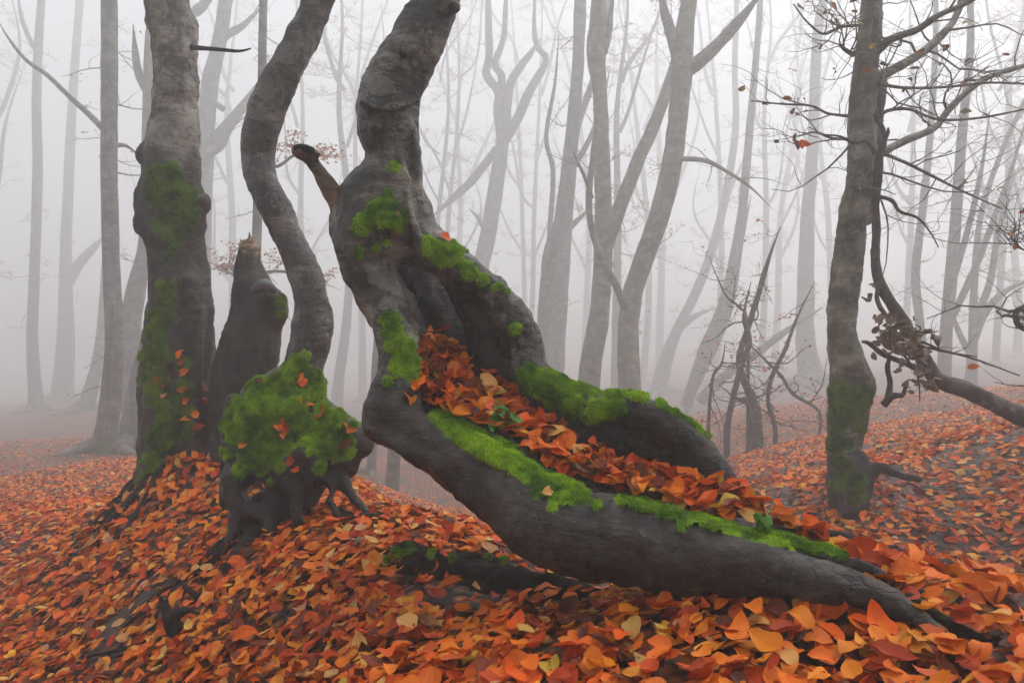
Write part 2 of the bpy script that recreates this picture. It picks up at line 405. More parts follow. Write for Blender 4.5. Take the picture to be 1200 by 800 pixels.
def twig_tree(T, stem, rng, n, Lr, sides=5, depth=2, rel=.45, up=.06, lo=.3, tips=None, wig=.22, minr=.002):
    """branches and twigs growing from a polyline"""
    m = len(stem)
    for _ in range(n):
        i = int(rng.uniform(lo, 1) * (m - 1)); s = stem[i]; t = stem[min(i + 1, m - 1), :3] - stem[max(i - 1, 0), :3]; t /= np.linalg.norm(t) + 1e-9
        a = rng.normal(0, 1, 3); a -= t * (a @ t); a /= np.linalg.norm(a); a[2] = abs(a[2]) * .6 - .1
        d = t * rng.uniform(.1, .9) + a
        L = rng.uniform(*Lr); r = max(minr, min(s[3] * rel, L * .016))
        w = walk(s[:3], d, L, r, 7 if s[1] < 12 or depth > 2 else 5, wig, up, rng)
        T.add(w, sides)
        if tips is not None: tips.append(w[2:, :3])
        if depth > 1: twig_tree(T, w, rng, rng.integers(2, 5), (L * .3, L * .65), 3 if s[1] > 12 else max(3, sides - 1), depth - 1, .6, up * .5, .15, tips, wig, minr)

# ------------------------------------------------------------------ signed distance carving for the near trees
class SDF:
    def __init__(s, lo, hi, h):
        s.lo = np.array(lo, float); s.h = h; s.n = np.ceil((np.array(hi) - s.lo) / h).astype(int) + 1
        s.D = np.full(s.n, .5, np.float32)
    def _box(s, a, b, m):
        l = np.minimum(a[:3] - a[3], b[:3] - b[3]) - m; u = np.maximum(a[:3] + a[3], b[:3] + b[3]) + m
        i0 = np.clip(((l - s.lo) / s.h).astype(int), 0, s.n - 1); i1 = np.clip(((u - s.lo) / s.h).astype(int) + 2, 0, s.n)
        if (i1 <= i0).any(): return None, None
        ax = [(s.lo[k] + np.arange(i0[k], i1[k]) * s.h).astype(np.float32) for k in range(3)]
        return tuple(slice(i0[k], i1[k]) for k in range(3)), ax
    def add(s, c, k=.02, sub=False):
        if len(c) == 1: c = np.concatenate([c, c])
        m = k + 3 * s.h + .01; l = (c[:, :3] - c[:, 3:]).min(0) - m; u = (c[:, :3] + c[:, 3:]).max(0) + m
        i0 = np.clip(((l - s.lo) / s.h).astype(int), 0, s.n - 1); i1 = np.clip(((u - s.lo) / s.h).astype(int) + 2, 0, s.n)
        if (i1 <= i0).any(): return
        q = np.full(i1 - i0, .5, np.float32)
        for a, b in zip(c[:-1], c[1:]):
            sl, ax = s._box(a, b, m)
            if sl is None: continue
            X, Y, Z = ax[0][:, None, None], ax[1][None, :, None], ax[2][None, None, :]
            d = b[:3] - a[:3]; L2 = d @ d + 1e-9
            t = np.clip(((X - a[0]) * d[0] + (Y - a[1]) * d[1] + (Z - a[2]) * d[2]) / L2, 0, 1)
            e = np.sqrt((X - a[0] - t * d[0]) ** 2 + (Y - a[1] - t * d[1]) ** 2 + (Z - a[2] - t * d[2]) ** 2) - (a[3] + t * (b[3] - a[3]))
            sl = tuple(slice(sl[w].start - i0[w], sl[w].stop - i0[w]) for w in range(3))
            q[sl] = np.minimum(q[sl], e)
        S_ = tuple(slice(i0[w], i1[w]) for w in range(3)); D = s.D[S_]
        if sub:
            hh = np.clip(.5 - .5 * (D + q) / k, 0, 1); s.D[S_] = D + (-q - D) * hh + k * hh * (1 - hh)
        else:
            hh = np.clip(.5 + .5 * (D - q) / k, 0, 1); s.D[S_] = D + (q - D) * hh - k * hh * (1 - hh)
    def nets(s, smooth=2):
        D = s.D; S = D < 0; n = s.n
        off = [(0, 0, 0), (1, 0, 0), (0, 1, 0), (1, 1, 0), (0, 0, 1), (1, 0, 1), (0, 1, 1), (1, 1, 1)]
        cnt = sum(S[a:n[0] - 1 + a, b:n[1] - 1 + b, c:n[2] - 1 + c].astype(np.int8) for a, b, c in off)
        act = np.argwhere((cnt > 0) & (cnt < 8))
        idm = np.full(n - 1, -1, np.int32); idm[act[:, 0], act[:, 1], act[:, 2]] = np.arange(len(act))
        val = np.stack([D[act[:, 0] + a, act[:, 1] + b, act[:, 2] + c] for a, b, c in off], 1)
        pos = np.zeros((len(act), 3)); w = np.zeros(len(act)); of = np.array(off, float)
        for a in range(8):
            for b in range(a + 1, 8):
                if np.abs(of[a] - of[b]).sum() != 1: continue
                va, vb = val[:, a], val[:, b]; mk = (va < 0) != (vb < 0)
                t = np.where(mk, va / np.where(mk, va - vb, 1), 0)
                pos += mk[:, None] * (of[a] + t[:, None] * (of[b] - of[a])); w += mk
        V = s.lo + (act + pos / w[:, None]) * s.h
        Q = []
        for ax in range(3):
            o1, o2 = [(1, 2), (2, 0), (0, 1)][ax]
            sl0 = [slice(1, n[q] - 1) for q in range(3)]; sl1 = list(sl0)
            sl0[ax] = slice(0, n[ax] - 1); sl1[ax] = slice(1, n[ax])
            A, B = S[tuple(sl0)], S[tuple(sl1)]
            e = np.argwhere(A != B); inside = A[e[:, 0], e[:, 1], e[:, 2]]
            base = np.array([1, 1, 1]); base[ax] = 0; e = e + base
            def cell(d1, d2):
                c = e.copy(); c[:, o1] -= d1; c[:, o2] -= d2; return idm[c[:, 0], c[:, 1], c[:, 2]]
            q = np.stack([cell(1, 1), cell(0, 1), cell(0, 0), cell(1, 0)], 1)
            q[~inside] = q[~inside][:, ::-1]; Q.append(q)
        Q = np.concatenate(Q); Q = Q[(Q >= 0).all(1)]
        for _ in range(smooth):
            acc = np.zeros_like(V); c = np.zeros(len(V))
            for i in range(4):
                np.add.at(acc, Q[:, i], V[Q[:, (i + 1) % 4]]); np.add.at(acc, Q[:, i], V[Q[:, i - 1]]); np.add.at(c, Q[:, i], 2)
            V = .5 * V + .5 * acc / np.maximum(c, 1)[:, None]
        return V, Q
def normals(V, Q):
    n = np.zeros_like(V); f = np.cross(V[Q[:, 2]] - V[Q[:, 0]], V[Q[:, 3]] - V[Q[:, 1]])
    for i in range(4): np.add.at(n, Q[:, i], f)
    return n / (np.linalg.norm(n, axis=1)[:, None] + 1e-12)
def bark_displace(V, Q, big=.008, mid=.003, ring=.0015, seed=0.):
    N = normals(V, Q)
    d = big * fbm(V * 7 + seed, 2) + mid * fbm(V * np.array([30, 30, 16]) + seed, 2) + ring * vnoise(V * np.array([14, 14, 75]) + seed)
    V = V + N * d[:, None]
    return V, normals(V, Q)
def cdist(V, ch):
    best = np.full(len(V), 9.)
    for a, b in zip(ch[:-1], ch[1:]):
        d = b[:3] - a[:3]; t = np.clip((V - a[:3]) @ d / (d @ d + 1e-9), 0, 1)
        best = np.minimum(best, np.linalg.norm(V - a[:3] - t[:, None] * d, axis=1) - (a[3] + t * (b[3] - a[3])))
    return best
def strip(pts):
    out = []
    for a, b in zip(pts[:-1], pts[1:]):
        n = max(2, int(np.hypot(b[0] - a[0], b[1] - a[1]) / (.45 * min(a[2], b[2]))))
        for t in np.linspace(0, 1, n, endpoint=False): out.append(tuple(p + (q - p) * t for p, q in zip(a, b)))
    return out + [pts[-1]]
def moss_mask(V, N, spots, ny=1.1):
    """spots: (px, py, r px[, depth lo, hi]); a patch lies on the surface seen in that direction"""
    x, y = pix(V); m = np.zeros(len(V))
    for s in spots:
        k = np.clip(1.25 - np.hypot(x - s[0], y - s[1]) / s[2], 0, 1)
        if len(s) > 3: k = k * ((V[:, 1] > s[3]) & (V[:, 1] < s[4]))
        m = np.maximum(m, k)
    m = m + (.34 * fbm(V * 20, 3) + .24 * vnoise(V * 62)) * (m > .02) + .12 * (N[:, 2]) * (m > .02)
    return np.clip(m * 1.25, 0, 1) * (m > .05)
def moss_part(parent, V, Q, N, mask, blades, blen, bright=1.0, thick=.010):
    keep = (mask[Q] > .20).all(1); q = Q[keep]
    if len(q) == 0: return
    ids = np.unique(q); rm = np.full(len(V), -1); rm[ids] = np.arange(len(ids))
    v = V[ids]; n = N[ids]; mk = mask[ids]
    lump = .8 + .75 * vnoise(v * 15 + 2) + .6 * vnoise(v * 36) + .3 * vnoise(v * 85)
    cv = v + n * (thick * sstep(mk, .34, 1.0) * np.clip(lump, .05, 2.2) - .0025 * (1 - sstep(mk, .3, .5)))[:, None]
    q = rm[q]; cn = normals(cv, q)
    tone = lambda p: np.clip(.5 + .6 * vnoise(p * 15 + 2) + .4 * vnoise(p * 46), 0, 1)
    dark = np.array([.035, .11, .006]); lite = np.array([.40, .68, .013]); yel = np.array([.62, .78, .02])
    cc = dark * .8 + (lite - dark) * (tone(cv) * .5)[:, None]
    ar = np.linalg.norm(np.cross(cv[q[:, 2]] - cv[q[:, 0]], cv[q[:, 3]] - cv[q[:, 1]]), axis=1) * mk[q].mean(1) ** 1.7
    f = RNG.choice(len(q), blades, p=ar / ar.sum())
    w = RNG.dirichlet([1, 1, 1, 1], blades); p = (cv[q[f]] * w[:, :, None]).sum(1); bn = cn[q[f, 0]]
    d = bn * .8 + RNG.normal(0, .45, (blades, 3)) + np.array([0, 0, .05]); d /= np.linalg.norm(d, axis=1)[:, None]
    s = np.cross(d, RNG.normal(0, 1, (blades, 3))); s /= np.linalg.norm(s, axis=1)[:, None] + 1e-9
    L = blen * RNG.uniform(.5, 1.35, blades) * (.55 + .6 * mk[q[f, 0]]); wd = L * .11
    k = np.cross(s, d) * (L * .25)[:, None]
    bv = np.stack([p - s * wd[:, None], p + s * wd[:, None], p + d * L[:, None] + k - np.array([0, 0, .25]) * L[:, None]], 1).reshape(-1, 3)
    tn = tone(p); up = np.clip(bn[:, 2] * .5 + .5, 0, 1)
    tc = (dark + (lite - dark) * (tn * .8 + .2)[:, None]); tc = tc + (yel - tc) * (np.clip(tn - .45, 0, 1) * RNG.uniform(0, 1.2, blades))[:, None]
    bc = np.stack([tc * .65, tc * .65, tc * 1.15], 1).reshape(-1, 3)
    o = len(cv); b0 = o + np.arange(blades) * 3
    part('moss', parent, np.concatenate([cv, bv]), [q, np.stack([b0, b0 + 1, b0 + 2], 1)], M['moss'], True,
         {'Col': np.concatenate([cc, bc]) * bright}, 'stuff')

# ------------------------------------------------------------------ beech leaves
def leaf_template(nl, nw, rng, curl=1.0):
    u = np.linspace(0, 1, nl)[:, None] * np.ones((1, nw)); v = np.linspace(-1, 1, nw)[None] * np.ones((nl, 1))
    w = .31 * np.sin(np.pi * np.clip(u, .0, 1) ** .88) ** .72 * (1 - .12 * u)
    w = w * (1 + .05 * np.sin(u * 50) * np.abs(v)); w[-1] = 0; w[0] = .015
    b, f, tw, asym = rng.normal(0, .28) * curl, rng.uniform(-.15, .55) * curl, rng.normal(0, .35) * curl, rng.normal(0, .06)
    x = u - .5; y = v * w + asym * np.sin(u * np.pi) * .5
    z = -b * (u - .5) ** 2 * 2.2 + f * np.abs(v) ** 1.5 * w + tw * v * w * (u - .5)
    z = z + .035 * curl * np.sin(u * rng.uniform(8, 14) + rng.uniform(0, 6)) * np.abs(v) ** 2 + .008 * np.sin((u * 9 - np.abs(v) * 2.6) * 2 * np.pi) * np.abs(v)
    e = rng.uniform(0, .5) * curl * rng.choice([0, 1], p=[.5, .5])
    z = z + e * np.clip(u - .62, 0, 1) ** 2 * 2 + rng.uniform(-.1, .3) * curl * np.clip(v * rng.choice([-1, 1]), 0, 1) ** 2 * w
    V = np.stack([x, y, z], -1).reshape(-1, 3)
    i, j = np.meshgrid(np.arange(nl - 1), np.arange(nw - 1), indexing='ij'); a = (i * nw + j).ravel()
    return V, np.stack([a, a + nw, a + nw + 1, a + 1], 1), np.stack([u.ravel(), v.ravel()], 1)
_rl = np.random.default_rng(3)
LEAF_HI = [leaf_template(8, 5, _rl, 1.1) for _ in range(14)]
LEAF_FAR = [leaf_template(3, 2, _rl, .8) for _ in range(5)] + [leaf_template(4, 2, _rl, 1.2) for _ in range(3)]
LEAF_MID = [leaf_template(7, 3, _rl, 1.15) for _ in range(12)]
LEAF_LO = [leaf_template(5, 3, _rl, 1.0) for _ in range(8)]
PAL = np.array([(.70, .140, .005), (.75, .195, .007), (.60, .090, .004), (.44, .046, .004), (.76, .27, .018), (.70, .36, .09), (.17, .035, .012), (.085, .022, .010), (.50, .24, .10), (.55, .36, .035)])
PW = np.array([.23, .17, .19, .13, .09, .05, .09, .06, .02, .004])
def leaf_colors(n, rng=RNG):
    c = PAL[rng.choice(len(PAL), n, p=PW / PW.sum())] * rng.uniform(.75, 1.25, (n, 1)) * rng.uniform(.9, 1.1, (n, 3))
    return np.clip(c * 1.1, .004, .8)
def frames(n, rng, tilt):
    """rotation matrices whose z axis is the surface normal, tilted, with a random yaw"""
    m = len(n); z = n + rng.normal(0, 1, (m, 3)) * np.asarray(tilt).reshape(-1, 1); z /= np.linalg.norm(z, axis=1)[:, None]
    x = np.cross(z, rng.normal(0, 1, (m, 3))); x /= np.linalg.norm(x, axis=1)[:, None] + 1e-9
    return np.stack([x, np.cross(z, x), z], 2)
def leaf_cloud(pos, nrm, size, cols, temps, rng, tilt=.35):
    R = frames(nrm, rng, tilt); k = rng.integers(0, len(temps), len(pos)); Vs, Qs, Cs, Us = [], [], [], []; o = 0
    for t, (tv, tq, tu) in enumerate(temps):
        s = np.where(k == t)[0]
        if not len(s): continue
        V = pos[s][:, None] + np.einsum('nij,vj->nvi', R[s], tv) * size[s][:, None, None]
        Vs.append(V.reshape(-1, 3)); Qs.append((tq[None] + (np.arange(len(s)) * len(tv))[:, None, None] + o).reshape(-1, 4))
        Cs.append(np.repeat(cols[s], len(tv), 0)); Us.append(np.concatenate([np.tile(tu, (len(s), 1)), np.repeat(rng.uniform(0, 1, (len(s), 1)), len(tv), 0)], 1))
        o += len(s) * len(tv)
    return np.concatenate(Vs), np.concatenate(Qs), np.concatenate(Cs), np.concatenate(Us)
def _variants(n=60):
    out = []; c = leaf_colors(n, np.random.default_rng(11))
    for i in range(n):
        tv, tq, tu = LEAF_HI[i % len(LEAF_HI)]
        out.append(mesh('leaf', tv, [tq], M['leaf'], True, {'Col': np.tile(c[i], (len(tv), 1)), 'luv': np.concatenate([tu, np.full((len(tu), 1), i / n)], 1)}))
    return out
LEAF_MESH = _variants()
def leaf_object(parent, pos, nrm, size, rng, tilt=.3, name='leaf', meshes=None):
    R = frames(np.asarray(nrm, float)[None], rng, tilt)[0]
    from mathutils import Matrix
    o = bpy.data.objects.new(name, rng.choice(meshes or LEAF_MESH) if False else (meshes or LEAF_MESH)[int(rng.integers(len(meshes or LEAF_MESH)))]); COL.objects.link(o)
    b = np.zeros(3); p = parent
    while p is not None: b += np.array(p.location); p = p.parent
    o.parent = parent
    o.matrix_local = Matrix.LocRotScale(Vector(np.asarray(pos) - b), Matrix(R.tolist()).to_quaternion(), Vector((size,) * 3))
    return o
def ray(bvh, px, py):
    d = Vector(((px - 600) / F, 1, -(py - 400) / F)).normalized()
    return bvh.ray_cast(Vector((0, 0, CZ)), d)

# ------------------------------------------------------------------ near tree: the twisted hollow beech
def sdf_bounds(chs, pad=.05):
    a = np.concatenate(chs); return (a[:, :3] - a[:, 3:]).min(0) - pad, (a[:, :3] + a[:, 3:]).max(0) + pad

def build_hero():
    t = thing('hollow_beech', [P(850, 700, 1.95)[0], 1.95, h1(P(850, 700, 1.95)[0], 1.95)],
              'twisted hollow beech leaning over the leaf slope, its open trunk full of orange leaves', 'tree')
    trunk = chain([(585, -330, 2.85, 20), (562, -180, 2.8, 23), (532, -70, 2.78, 25), (510, 0, 2.76, 26), (490, 47, 2.75, 31), (462, 95, 2.75, 35), (452, 140, 2.75, 36), (459, 185, 2.75, 32), (453, 215, 2.75, 40),
                   (444, 245, 2.73, 52), (442, 275, 2.71, 48)])
    left = chain([(430, 275, 2.68, 40), (434, 315, 2.66, 30), (452, 355, 2.62, 23), (464, 395, 2.58, 25), (470, 435, 2.55, 26), (463, 465, 2.52, 30), (459, 489, 2.5, 33)])
    leftlump = chain([(412, 262, 2.74, 24), (410, 300, 2.78, 14), (428, 335, 2.74, 14), (440, 375, 2.7, 12)])
    front = chain([(459, 489, 2.5, 32), (494, 516, 2.45, 27), (540, 541, 2.4, 35), (592, 580, 2.32, 42), (632, 608, 2.25, 46), (680, 624, 2.17, 48), (740, 636, 2.09, 49), (810, 650, 2.0, 44), (900, 668, 1.88, 34),
                   (1000, 690, 1.77, 23), (1060, 715, 1.71, 14), (1110, 745, 1.66, 8), (1140, 775, 1.63, 4)])
    mid = chain([(490, 480, 2.62, 22), (540, 494, 2.55, 30), (600, 540, 2.47, 34), (660, 576, 2.38, 34), (720, 600, 2.28, 36), (800, 622, 2.16, 35), (900, 648, 2.0, 28), (1000, 673, 1.88, 19), (1085, 694, 1.8, 8)])
    rear = chain([(500, 425, 2.76, 26), (530, 455, 2.74, 32), (580, 500, 2.66, 34), (640, 540, 2.57, 34), (710, 572, 2.46, 34), (780, 596, 2.35, 34), (860, 620, 2.22, 30), (960, 650, 2.05, 20), (1060, 676, 1.95, 10)])
    rim = chain([(470, 265, 2.73, 36), (505, 292, 2.70, 24), (545, 318, 2.70, 20), (580, 343, 2.70, 19), (602, 372, 2.70, 21), (615, 405, 2.69, 22), (624, 436, 2.67, 21), (655, 462, 2.63, 19), (700, 473, 2.57, 17), (748, 480, 2.49, 18),
                 (798, 506, 2.4, 20), (833, 541, 2.32, 19), (855, 572, 2.26, 15), (862, 592, 2.22, 11)])
    inner = chain([(525, 330, 2.80, 20), (560, 362, 2.83, 28), (580, 400, 2.84, 32), (588, 435, 2.82, 30), (600, 470, 2.77, 24), (645, 492, 2.70, 26), (700, 502, 2.64, 29), (750, 511, 2.56, 31), (800, 536, 2.46, 29), (836, 565, 2.37, 20)])
    back = chain([(455, 290, 2.96, 40), (485, 330, 3.08, 44), (515, 375, 3.1, 46), (535, 415, 3.04, 44), (500, 440, 2.95, 36)])
    back2 = chain([(446, 330, 2.86, 20), (466, 370, 2.86, 26), (480, 410, 2.84, 28), (480, 450, 2.78, 26)])
    chs = [trunk, left, leftlump, front, mid, rear, rim, inner, back, back2]
    lo, hi = sdf_bounds(chs); hi[2] = min(hi[2], 2.45)
    S = SDF(lo, hi, .0085)
    for c, k in ((back, .04), (back2, .04), (inner, .06), (trunk, .03), (leftlump, .04), (left, .03), (rear, .04), (mid, .03), (front, .03), (rim, .06)): S.add(c, k)
    # the hollow behind the two strands, and the gully the leaves lie in
    S.add(chain([(488, 328, 2.78, 24), (512, 368, 2.78, 34), (524, 402, 2.76, 33)]), .025, True)
    S.add(chain([(560, 383, 2.70, 14), (575, 415, 2.68, 17), (580, 440, 2.64, 14)]), .03, True)
    S.add(chain([(482, 150, 2.70, 6), (487, 180, 2.69, 7), (489, 215, 2.68, 8), (492, 250, 2.66, 9), (500, 280, 2.64, 8)]), .012)
    S.add(chain([(470, 185, 2.64, 5), (478, 225, 2.61, 6), (486, 268, 2.59, 7), (500, 300, 2.6, 6)]), .02)
    S.add(chain([(420, 215, 2.62, 6), (450, 205, 2.61, 5), (480, 212, 2.63, 5)]), .015)
    S.add(chain([(424, 120, 2.64, 5), (455, 128, 2.61, 4), (490, 118, 2.64, 4)]), .02)
    S.add(chain([(405, 290, 2.66, 8), (420, 330, 2.62, 7), (436, 360, 2.6, 6)]), .02)
    S.add(chain([(436, 505, 2.42, 8), (470, 525, 2.38, 7), (510, 545, 2.34, 6)]), .03)
    for b in ((472, 62, 2.62, 6), (438, 150, 2.63, 5), (470, 150, 2.62, 5), (530, 8, 2.7, 9), (408, 228, 2.72, 12), (396, 272, 2.75, 8), (437, 500, 2.47, 14), (470, 455, 2.46, 10), (455, 262, 2.56, 13)): S.add(chain([b, b], 1), .03)
    V, Q = S.nets()
    x, y = pix(V)
    V, N = bark_displace(V, Q, .010, .0060, .0022)
    dlog = np.minimum.reduce([cdist(V, c) for c in (front, mid, rear, inner, back, back2)]); dbk = np.minimum(cdist(V, trunk), np.minimum(cdist(V, left[:20]), cdist(V, rim)))
    wood = np.maximum(sstep(dbk - dlog, -.012, .025), sstep(x, 600, 650)) * np.clip(.9 + .25 * fbm(V * 9, 2), 0, 1)
    spots = [(428, 262, 15), (450, 252, 24), (438, 246, 14), (468, 262, 12), (470, 255, 9), (462, 195, 9), (455, 225, 6), (476, 228, 5), (420, 298, 9), (440, 290, 7), (452, 285, 6),
             (500, 282, 10), (512, 294, 17), (528, 302, 20), (548, 316, 15), (566, 328, 10), (583, 337, 8), (593, 342, 5),
             (455, 375, 12), (462, 385, 17), (470, 402, 20), (480, 425, 18), (486, 440, 11), (468, 428, 14), (455, 448, 7),
             (618, 437, 15), (630, 452, 17), (650, 466, 20), (672, 474, 24), (698, 480, 22), (722, 478, 15), (606, 385, 8),
             (930, 610, 9), (1000, 632, 9), (1038, 648, 8), (648, 592, 8), (630, 575, 10), (700, 592, 7), (800, 616, 7)]
    spots += strip([(512, 488, 12), (535, 500, 17), (575, 524, 17), (600, 538, 16), (635, 562, 15), (655, 574, 17), (685, 583, 9)]) + strip([(725, 588, 6), (750, 591, 9), (783, 600, 9), (805, 607, 6), (835, 614, 9), (880, 625, 8), (905, 631, 10), (935, 637, 8), (965, 645, 6), (990, 653, 4)])
    spots += strip([(642, 440, 8), (668, 452, 8), (700, 458, 8), (735, 461, 7), (755, 466, 6)]) + strip([(770, 473, 4), (800, 489, 3.5), (832, 510, 4)])
    mk = moss_mask(V, N, spots)
    wood = wood * (1 - mk)
    part('trunk', t, V, [Q], M['hero'], True, {'wood': wood, 'moss': mk})
    moss_part(t, V, Q, N, mk, 150000, .0085, 1.0)
    # broken branch stub
    T = Tubes()
    T.add(chain([(408, 256, 2.74, 19), (396, 236, 2.72, 13), (383, 215, 2.71, 10), (371, 196, 2.70, 8), (362, 184, 2.69, 8.5), (350, 177, 2.68, 9), (343, 176, 2.68, 5)], 5), 12, .16)
    T.add(chain([(360, 186, 2.68, 5), (368, 182, 2.68, 4), (373, 180, 2.68, 2.5), (369, 188, 2.68, 3)], 4), 7, .2)
    v, f = T.get(); part('branch_stub', t, v, f, M['deadwood'])
    T = Tubes()
    T.add(chain([(345, 174, 2.665, 4), (355, 174, 2.665, 5), (368, 177, 2.66, 3)], 4), 7, .3); v, f = T.get(); part('torn_bark', t, v, f, M['root'])
    # bracket fungus
    B = SDF(P(458, 256, 2.6) - .07, P(458, 256, 2.6) + .07, .005)
    B.add(chain([(440, 262, 2.59, 6), (452, 258, 2.575, 7), (466, 256, 2.58, 5)], 3), .01); B.add(chain([(466, 252, 2.58, 4), (466, 246, 2.58, 2)], 2), .008)
    v, q = B.nets(1); v, n = bark_displace(v, q, .004, .003, .002); part('bracket_fungus', t, v, [q], M['fungus'])
    # roots at the right end
    for sp in ([(930, 622, 2.32, 9), (1000, 636, 2.28, 9), (1060, 655, 2.22, 9), (1120, 676, 2.16, 8), (1175, 688, 2.1, 9), (1230, 694, 2.05, 6)], [(900, 690, 1.9, 14), (960, 705, 1.85, 10), (1010, 722, 1.8, 5)],
               [(1060, 700, 1.75, 9), (1110, 727, 1.69, 6), (1160, 752, 1.64, 4), (1210, 770, 1.6, 2)]):
        T = Tubes(); T.add(chain(sp, 6), 12, .14); v, f = T.get()
        mk2 = None
        o = part('root', t, v, f, M['root'])
    Nr = None
    bvh = BVHTree.FromPolygons([tuple(q) for q in V], [tuple(q) for q in Q])
    # leaves in the hollow
    poly = [(497, 392), (515, 388), (540, 402), (552, 440), (600, 466), (625, 486), (690, 525), (760, 545), (845, 572), (900, 590), (960, 610), (1050, 650), (1095, 690), (1055, 688), (1000, 652), (930, 628), (830, 603), (760, 584), (700, 568),
            (660, 556), (600, 516), (570, 500), (520, 478), (480, 472), (486, 445)]
    def inside(px, py):
        c = False; j = len(poly) - 1
        for i in range(len(poly)):
            (xi, yi), (xj, yj) = poly[i], poly[j]
            if (yi > py) != (yj > py) and px < (xj - xi) * (py - yi) / (yj - yi) + xi: c = not c
            j = i
        return c
    rng = np.random.default_rng(21); pts = []
    while len(pts) < 560:
        a, b = rng.uniform(478, 1100), rng.uniform(388, 700)
        if not inside(a, b): continue
        loc, n, i, dist = ray(bvh, a, b)
        if loc is None: continue
        pts.append((np.array(loc), np.array(n)))
    top = []
    for i, (l, n) in enumerate(pts):
        n2 = n * .5 + np.array([0, -.12, .8]); n2 /= np.linalg.norm(n2); lift = rng.uniform(.004, .040)
        top.append((l + np.array([0, 0, 1]) * lift, n2))
    # the last 290 become single parts, the rest one mass beneath them
    low = top[:270]
    v, q, c, u = leaf_cloud(np.array([a for a, b in low]) - np.array([0, 0, .006]), np.array([b for a, b in low]), rng.uniform(.06, .085, len(low)), leaf_colors(len(low), rng) * .9, LEAF_HI, rng, .4)
    part('leaf_litter', t, v, [q], M['leaf'], True, {'Col': c, 'luv': u}, 'stuff')
    for a, b in top[270:]: leaf_object(t, a + np.array([0, 0, .004]), b, rng.uniform(.058, .090), rng, .42)
    for px, py in ((520, 279), (662, 565), (648, 577), (470, 272)):
        loc, n, i, d = ray(bvh, px, py)
        if loc: leaf_object(t, np.array(loc) + np.array(n) * .008, np.array(n), .06, rng, .25)
    # little ivy plants among the leaves
    for k, (cx, cy, w, h, num, lab) in enumerate(((588, 500, 26, 13, 26, 'small green ivy plant beside the mossy front lip of the hollow trunk'),
                                             (930, 596, 34, 12, 26, 'dark green ivy tuft on the low end of the hollow trunk'),
                                             (893, 622, 14, 6, 9, 'tiny ivy sprout peeping through leaves just above the mossy lip'))):
        hit = ray(bvh, cx, cy)[0]
        if hit is None: continue
        iv = thing('ivy_plant', np.array(hit), lab, 'plant'); T = Tubes()
        for i in range(num):
            loc, n, _, _ = ray(bvh, cx + rng.normal(0, w / 2.2), cy + rng.normal(0, h / 2.2))
            if loc is None: continue
            loc = np.array(loc); tip = loc + np.array([rng.normal(0, .008), -.01, rng.uniform(.028, .05)])
            T.add(np.array([np.append(loc, .0012), np.append((loc + tip) / 2 + rng.normal(0, .004, 3), .001), np.append(tip, .0008)]), 4)
            leaf_object(iv, tip, np.array([0, -.55, .8]), rng.uniform(.020, .032), rng, .35, 'leaf', IVY)
        v, f = T.get(); part('stem', iv, v, f, M['ivy'], kind='stuff')
    return t
def ivy_meshes():
    out = []; a = np.linspace(0, 2 * np.pi, 18, endpoint=False)
    for s in range(4):
        r = .5 * (1 + .22 * np.cos(3 * a) + .1 * np.cos(5 * a + s)); x, y = r * np.cos(a), r * np.sin(a)
        V = np.concatenate([[[0, 0, -.06]], np.stack([x * .5, y * .5, x * 0 + .0], 1), np.stack([x, y, .08 * np.sin(2 * a + s)], 1)])
        j = np.arange(18); k = (j + 1) % 18
        out.append(mesh('ivy_leaf', V, [np.stack([j * 0, 1 + j, 1 + k], 1), np.stack([1 + j, 19 + j, 19 + k, 1 + k], 1)], M['ivy']))
    return out
IVY = ivy_meshes()
HERO = build_hero()

# ------------------------------------------------------------------ near trees on the left, and the right-hand beech
def sdf_tree(name, label, chs, subs, mat, spots, blades, blen, h, base, bright=1.0, disp=(.009, .0035, .002), woodf=None, cat='tree', top=99, thick=.010, partname='trunk'):
    t = thing(name, base, label, cat)
    lo, hi = sdf_bounds([c for c, k in chs]); hi[2] = min(hi[2], top); S = SDF(lo, hi, h)
    for c, k in chs: S.add(c, k)
    for c, k in subs: S.add(c, k, True)
    V, Q = S.nets(); V, N = bark_displace(V, Q, *disp, seed=base[0] * 7)
    mk = moss_mask(V, N, spots) if spots else np.zeros(len(V))
    wd = woodf(V) if woodf else np.zeros(len(V))
    part(partname, t, V, [Q], mat, True, {'wood': wd * (1 - mk), 'moss': mk})
    if spots and blades: moss_part(t, V, Q, N, mk, blades, blen, bright, thick)
    return t, V, Q, N
def leaves_on(t, V, Q, spots, size, rng):
    bvh = BVHTree.FromPolygons([tuple(q) for q in V], [tuple(q) for q in Q])
    for px, py in spots:
        loc, n, i, d = ray(bvh, px, py)
        if loc is None: continue
        n = np.array(n); leaf_object(t, np.array(loc) + n * .014, n + np.array([0, 0, .5]), rng.uniform(*size), rng, .3)
def ground_root(t, spec, mat='root', sides=9, rough=.30, lift=.12):
    """a root that runs along the ground: pixel path, depth from the ground it lies on"""
    pts = []
    for px, py, d, r in spec:
        p = P(px, py, d); z = h1(p[0], p[1]); rr = r * d / F
        pts.append([p[0], p[1], z + .016 + rr * .35, rr * .9])
    pts[-1][2] -= .03; q = spline(pts, 6); q[:, 2] += .008 * vnoise(q[:, :3] * 9 + spec[0][0])
    T = Tubes(); T.add(q, sides, rough, spec[0][0]); v, f = T.get(); return part('root', t, v, f, M[mat])

